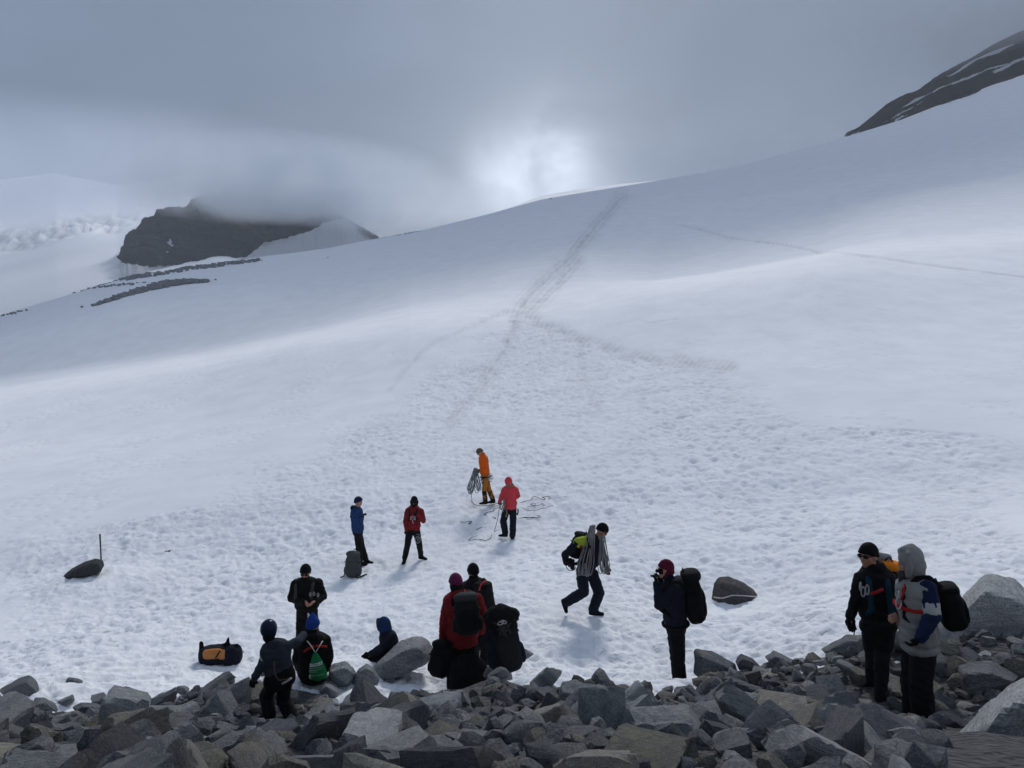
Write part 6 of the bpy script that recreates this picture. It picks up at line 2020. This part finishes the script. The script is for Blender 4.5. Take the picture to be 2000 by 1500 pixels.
# ---- rucksacks on the ground
def lying_pack():
    c = ground(430, 1297, 8, 20) + Vector((0, .05, .16))
    m = c.y / FPX
    ax = Vector((1, .12, .05)).normalized()
    P = empty("rucksack", c - UP * .16, "tan and navy rucksack lying on its side in the snow", "rucksack")
    yy = Vector((-.12, 1, 0)).normalized()
    zz = ax.cross(yy)
    def q(px, py, off=0): return at(px, py, c.y + off)
    blob("pack_body", [ell(q(424, 1278), (ax, yy, zz), (.30, .17, .155), 4, .6), ell(q(452, 1279), (ax, yy, zz), (.17, .17, .165), 3, .7)], 'navy', P, .012, 3, .008, 9, 3)
    blob("tan_panel", [ell(q(416, 1277, -.13), (ax, yy, zz), (.165, .055, .082), 4, .45)], 'tan', P, .009, 2, .004, 10, 2)
    blob("tan_pocket", [ell(q(434, 1278, -.135), (ax, yy, zz), (.058, .055, .080), 4, .45)], 'tan', P, .009, 2, .004, 10, 5)
    blob("pack_lid", [ell(q(457, 1280), (ax, yy, zz), (.13, .175, .165), 3, .75)], 'navy', P, .012, 2, .008, 9, 6)
    blob("hip_belt", [cap(q(393, 1256), .035, q(394, 1272), .055, (yy, .5)), cap(q(394, 1272), .05, q(406, 1270), .04, (yy, .5)), cap(q(393, 1262), .03, q(389, 1277), .022, (yy, .5))], 'black', P, .010, 2, .004)
    blob("hip_belt", [cap(q(446, 1246), .018, q(444, 1258), .045, (yy, .6)), cap(q(444, 1258), .05, q(428, 1268), .035, (yy, .6)), cap(q(444, 1258), .045, q(447, 1268), .05, (yy, .6))], 'black', P, .010, 2, .004)
    blob("back_padding", [ell(q(424, 1268), (ax, yy, zz), (.27, .14, .045), 3, .6)], 'black', P, .011, 2, .004)
    joined("grab_loop", [tube([q(455, 1266), q(458, 1261), q(463, 1259), q(466, 1263), q(464, 1267), q(459, 1267)], .018, 6, 3)], 'black', P)
    joined("buckle_strap", [tube([q(398, 1286, -.1), q(398, 1293, -.12), q(399, 1300, -.12)], .014), tube([q(409, 1293, -.1), q(405, 1297, -.12), q(402, 1299, -.12)], .010), tube([q(430, 1271, -.19), q(425, 1279, -.19), q(421, 1285, -.18)], .011), tube([q(470, 1273), q(474, 1272), q(475, 1275), q(472, 1276)], .006)], 'black', P)


lying_pack()
bp = backpack("big dark blue rucksack with gear strapped on top by the seated group", at(983, 1252, 9.5), (-.22, .15, 1), (.35, -1, 0), .40, .30, .80, 'navy', 'black', 'charcoal', seed=14)
bp['label'] = "big dark blue rucksack leaning beside the person in the red jacket"
rng = np.random.default_rng(3)
blob("jacket_bundle", [cap(at(966 + dx, 1198 + dy, 9.4), .09, at(990 + dx, 1208 + dy, 9.35), .10) for dx, dy in ((0, 0), (6, 14), (-6, 16), (10, -6))], 'soft_black', bp, .012, 2, .014, 12, 9)
for _ in range(8):
    joined("webbing", [tube([at(968 + rng.uniform(-8, 28), 1208 + rng.uniform(0, 30), 9.22), at(980 + rng.uniform(-8, 18), 1216 + rng.uniform(0, 30), 9.20), at(990 + rng.uniform(-8, 10), 1212 + rng.uniform(0, 40), 9.22)], .008)], 'dark_grey', bp)
joined("strap_end", [tube([at(1013, 1290, 9.4), at(1016, 1294, 9.4), at(1015, 1297, 9.4), at(1012, 1294, 9.4)], .006)], 'dark_grey', bp)
joined("carabiner", [carabiner(at(978, 1217, 9.2), Vector((1, 0, .3)), UP, .04, .02, .006), carabiner(at(984, 1215, 9.2), Vector((1, 0, -.2)), UP, .035, .02, .006)], 'metal', bp)
bp = backpack("black duffel rucksack standing against the red jacket's left leg", at(862, 1288, 9.75), (.10, .1, 1), (-.5, -1, 0), .28, .24, .46, 'black', 'black', 'black', seed=15)
tag(blob("sit_mat", [ell(at(915, 1322, 9.60), (Vector((1, 0, 0)), Vector((0, 1, 0)), UP), (.24, .12, .29), 3, .85)], 'black', None, .014, 3, .03, 7, 5), "crumpled black coat hanging in front of the legs below the red jacket", "coat")
bpy.data.objects["sit_mat"].name = "crumpled_coat"

# ---- stake, cord, crumbs on the snow
st = empty("stake", at(196.5, 1097, 20.2), "thin wooden stake standing upright behind the long dark rock", "stake")
joined("pole", [tube([at(197.5, 1096, 20.2), at(196.6, 1072, 20.2), at(195, 1043, 20.2)], [.020, .019, .022], 7, 3)], 'wood', st)
_b = stone_objs["dark boulder alone on the snow with a pale cord tied round it"]
bpy.context.view_layer.update()
_mi = _b.matrix_world.inverted()
_pts = []
for x, y in ((1387, 1164), (1394, 1166), (1402, 1167.5), (1411, 1168), (1421, 1165.5), (1430, 1163), (1441, 1163), (1452, 1163.5), (1463, 1164.5), (1472, 1165), (1480, 1165.5), (1487, 1165)):
    v = ray_dir(x, y)
    ok, loc, nor, _ = _b.ray_cast(_mi @ Vector((0, 0, 0)), (_mi.to_3x3() @ v).normalized())
    if ok:
        _pts.append(_b.matrix_world @ loc - v * .012)
tag(joined("cord", [tube(_pts, .012, 5, 3)], 'cord'), "pale cord tied round the lone dark boulder on the snow", "cord")
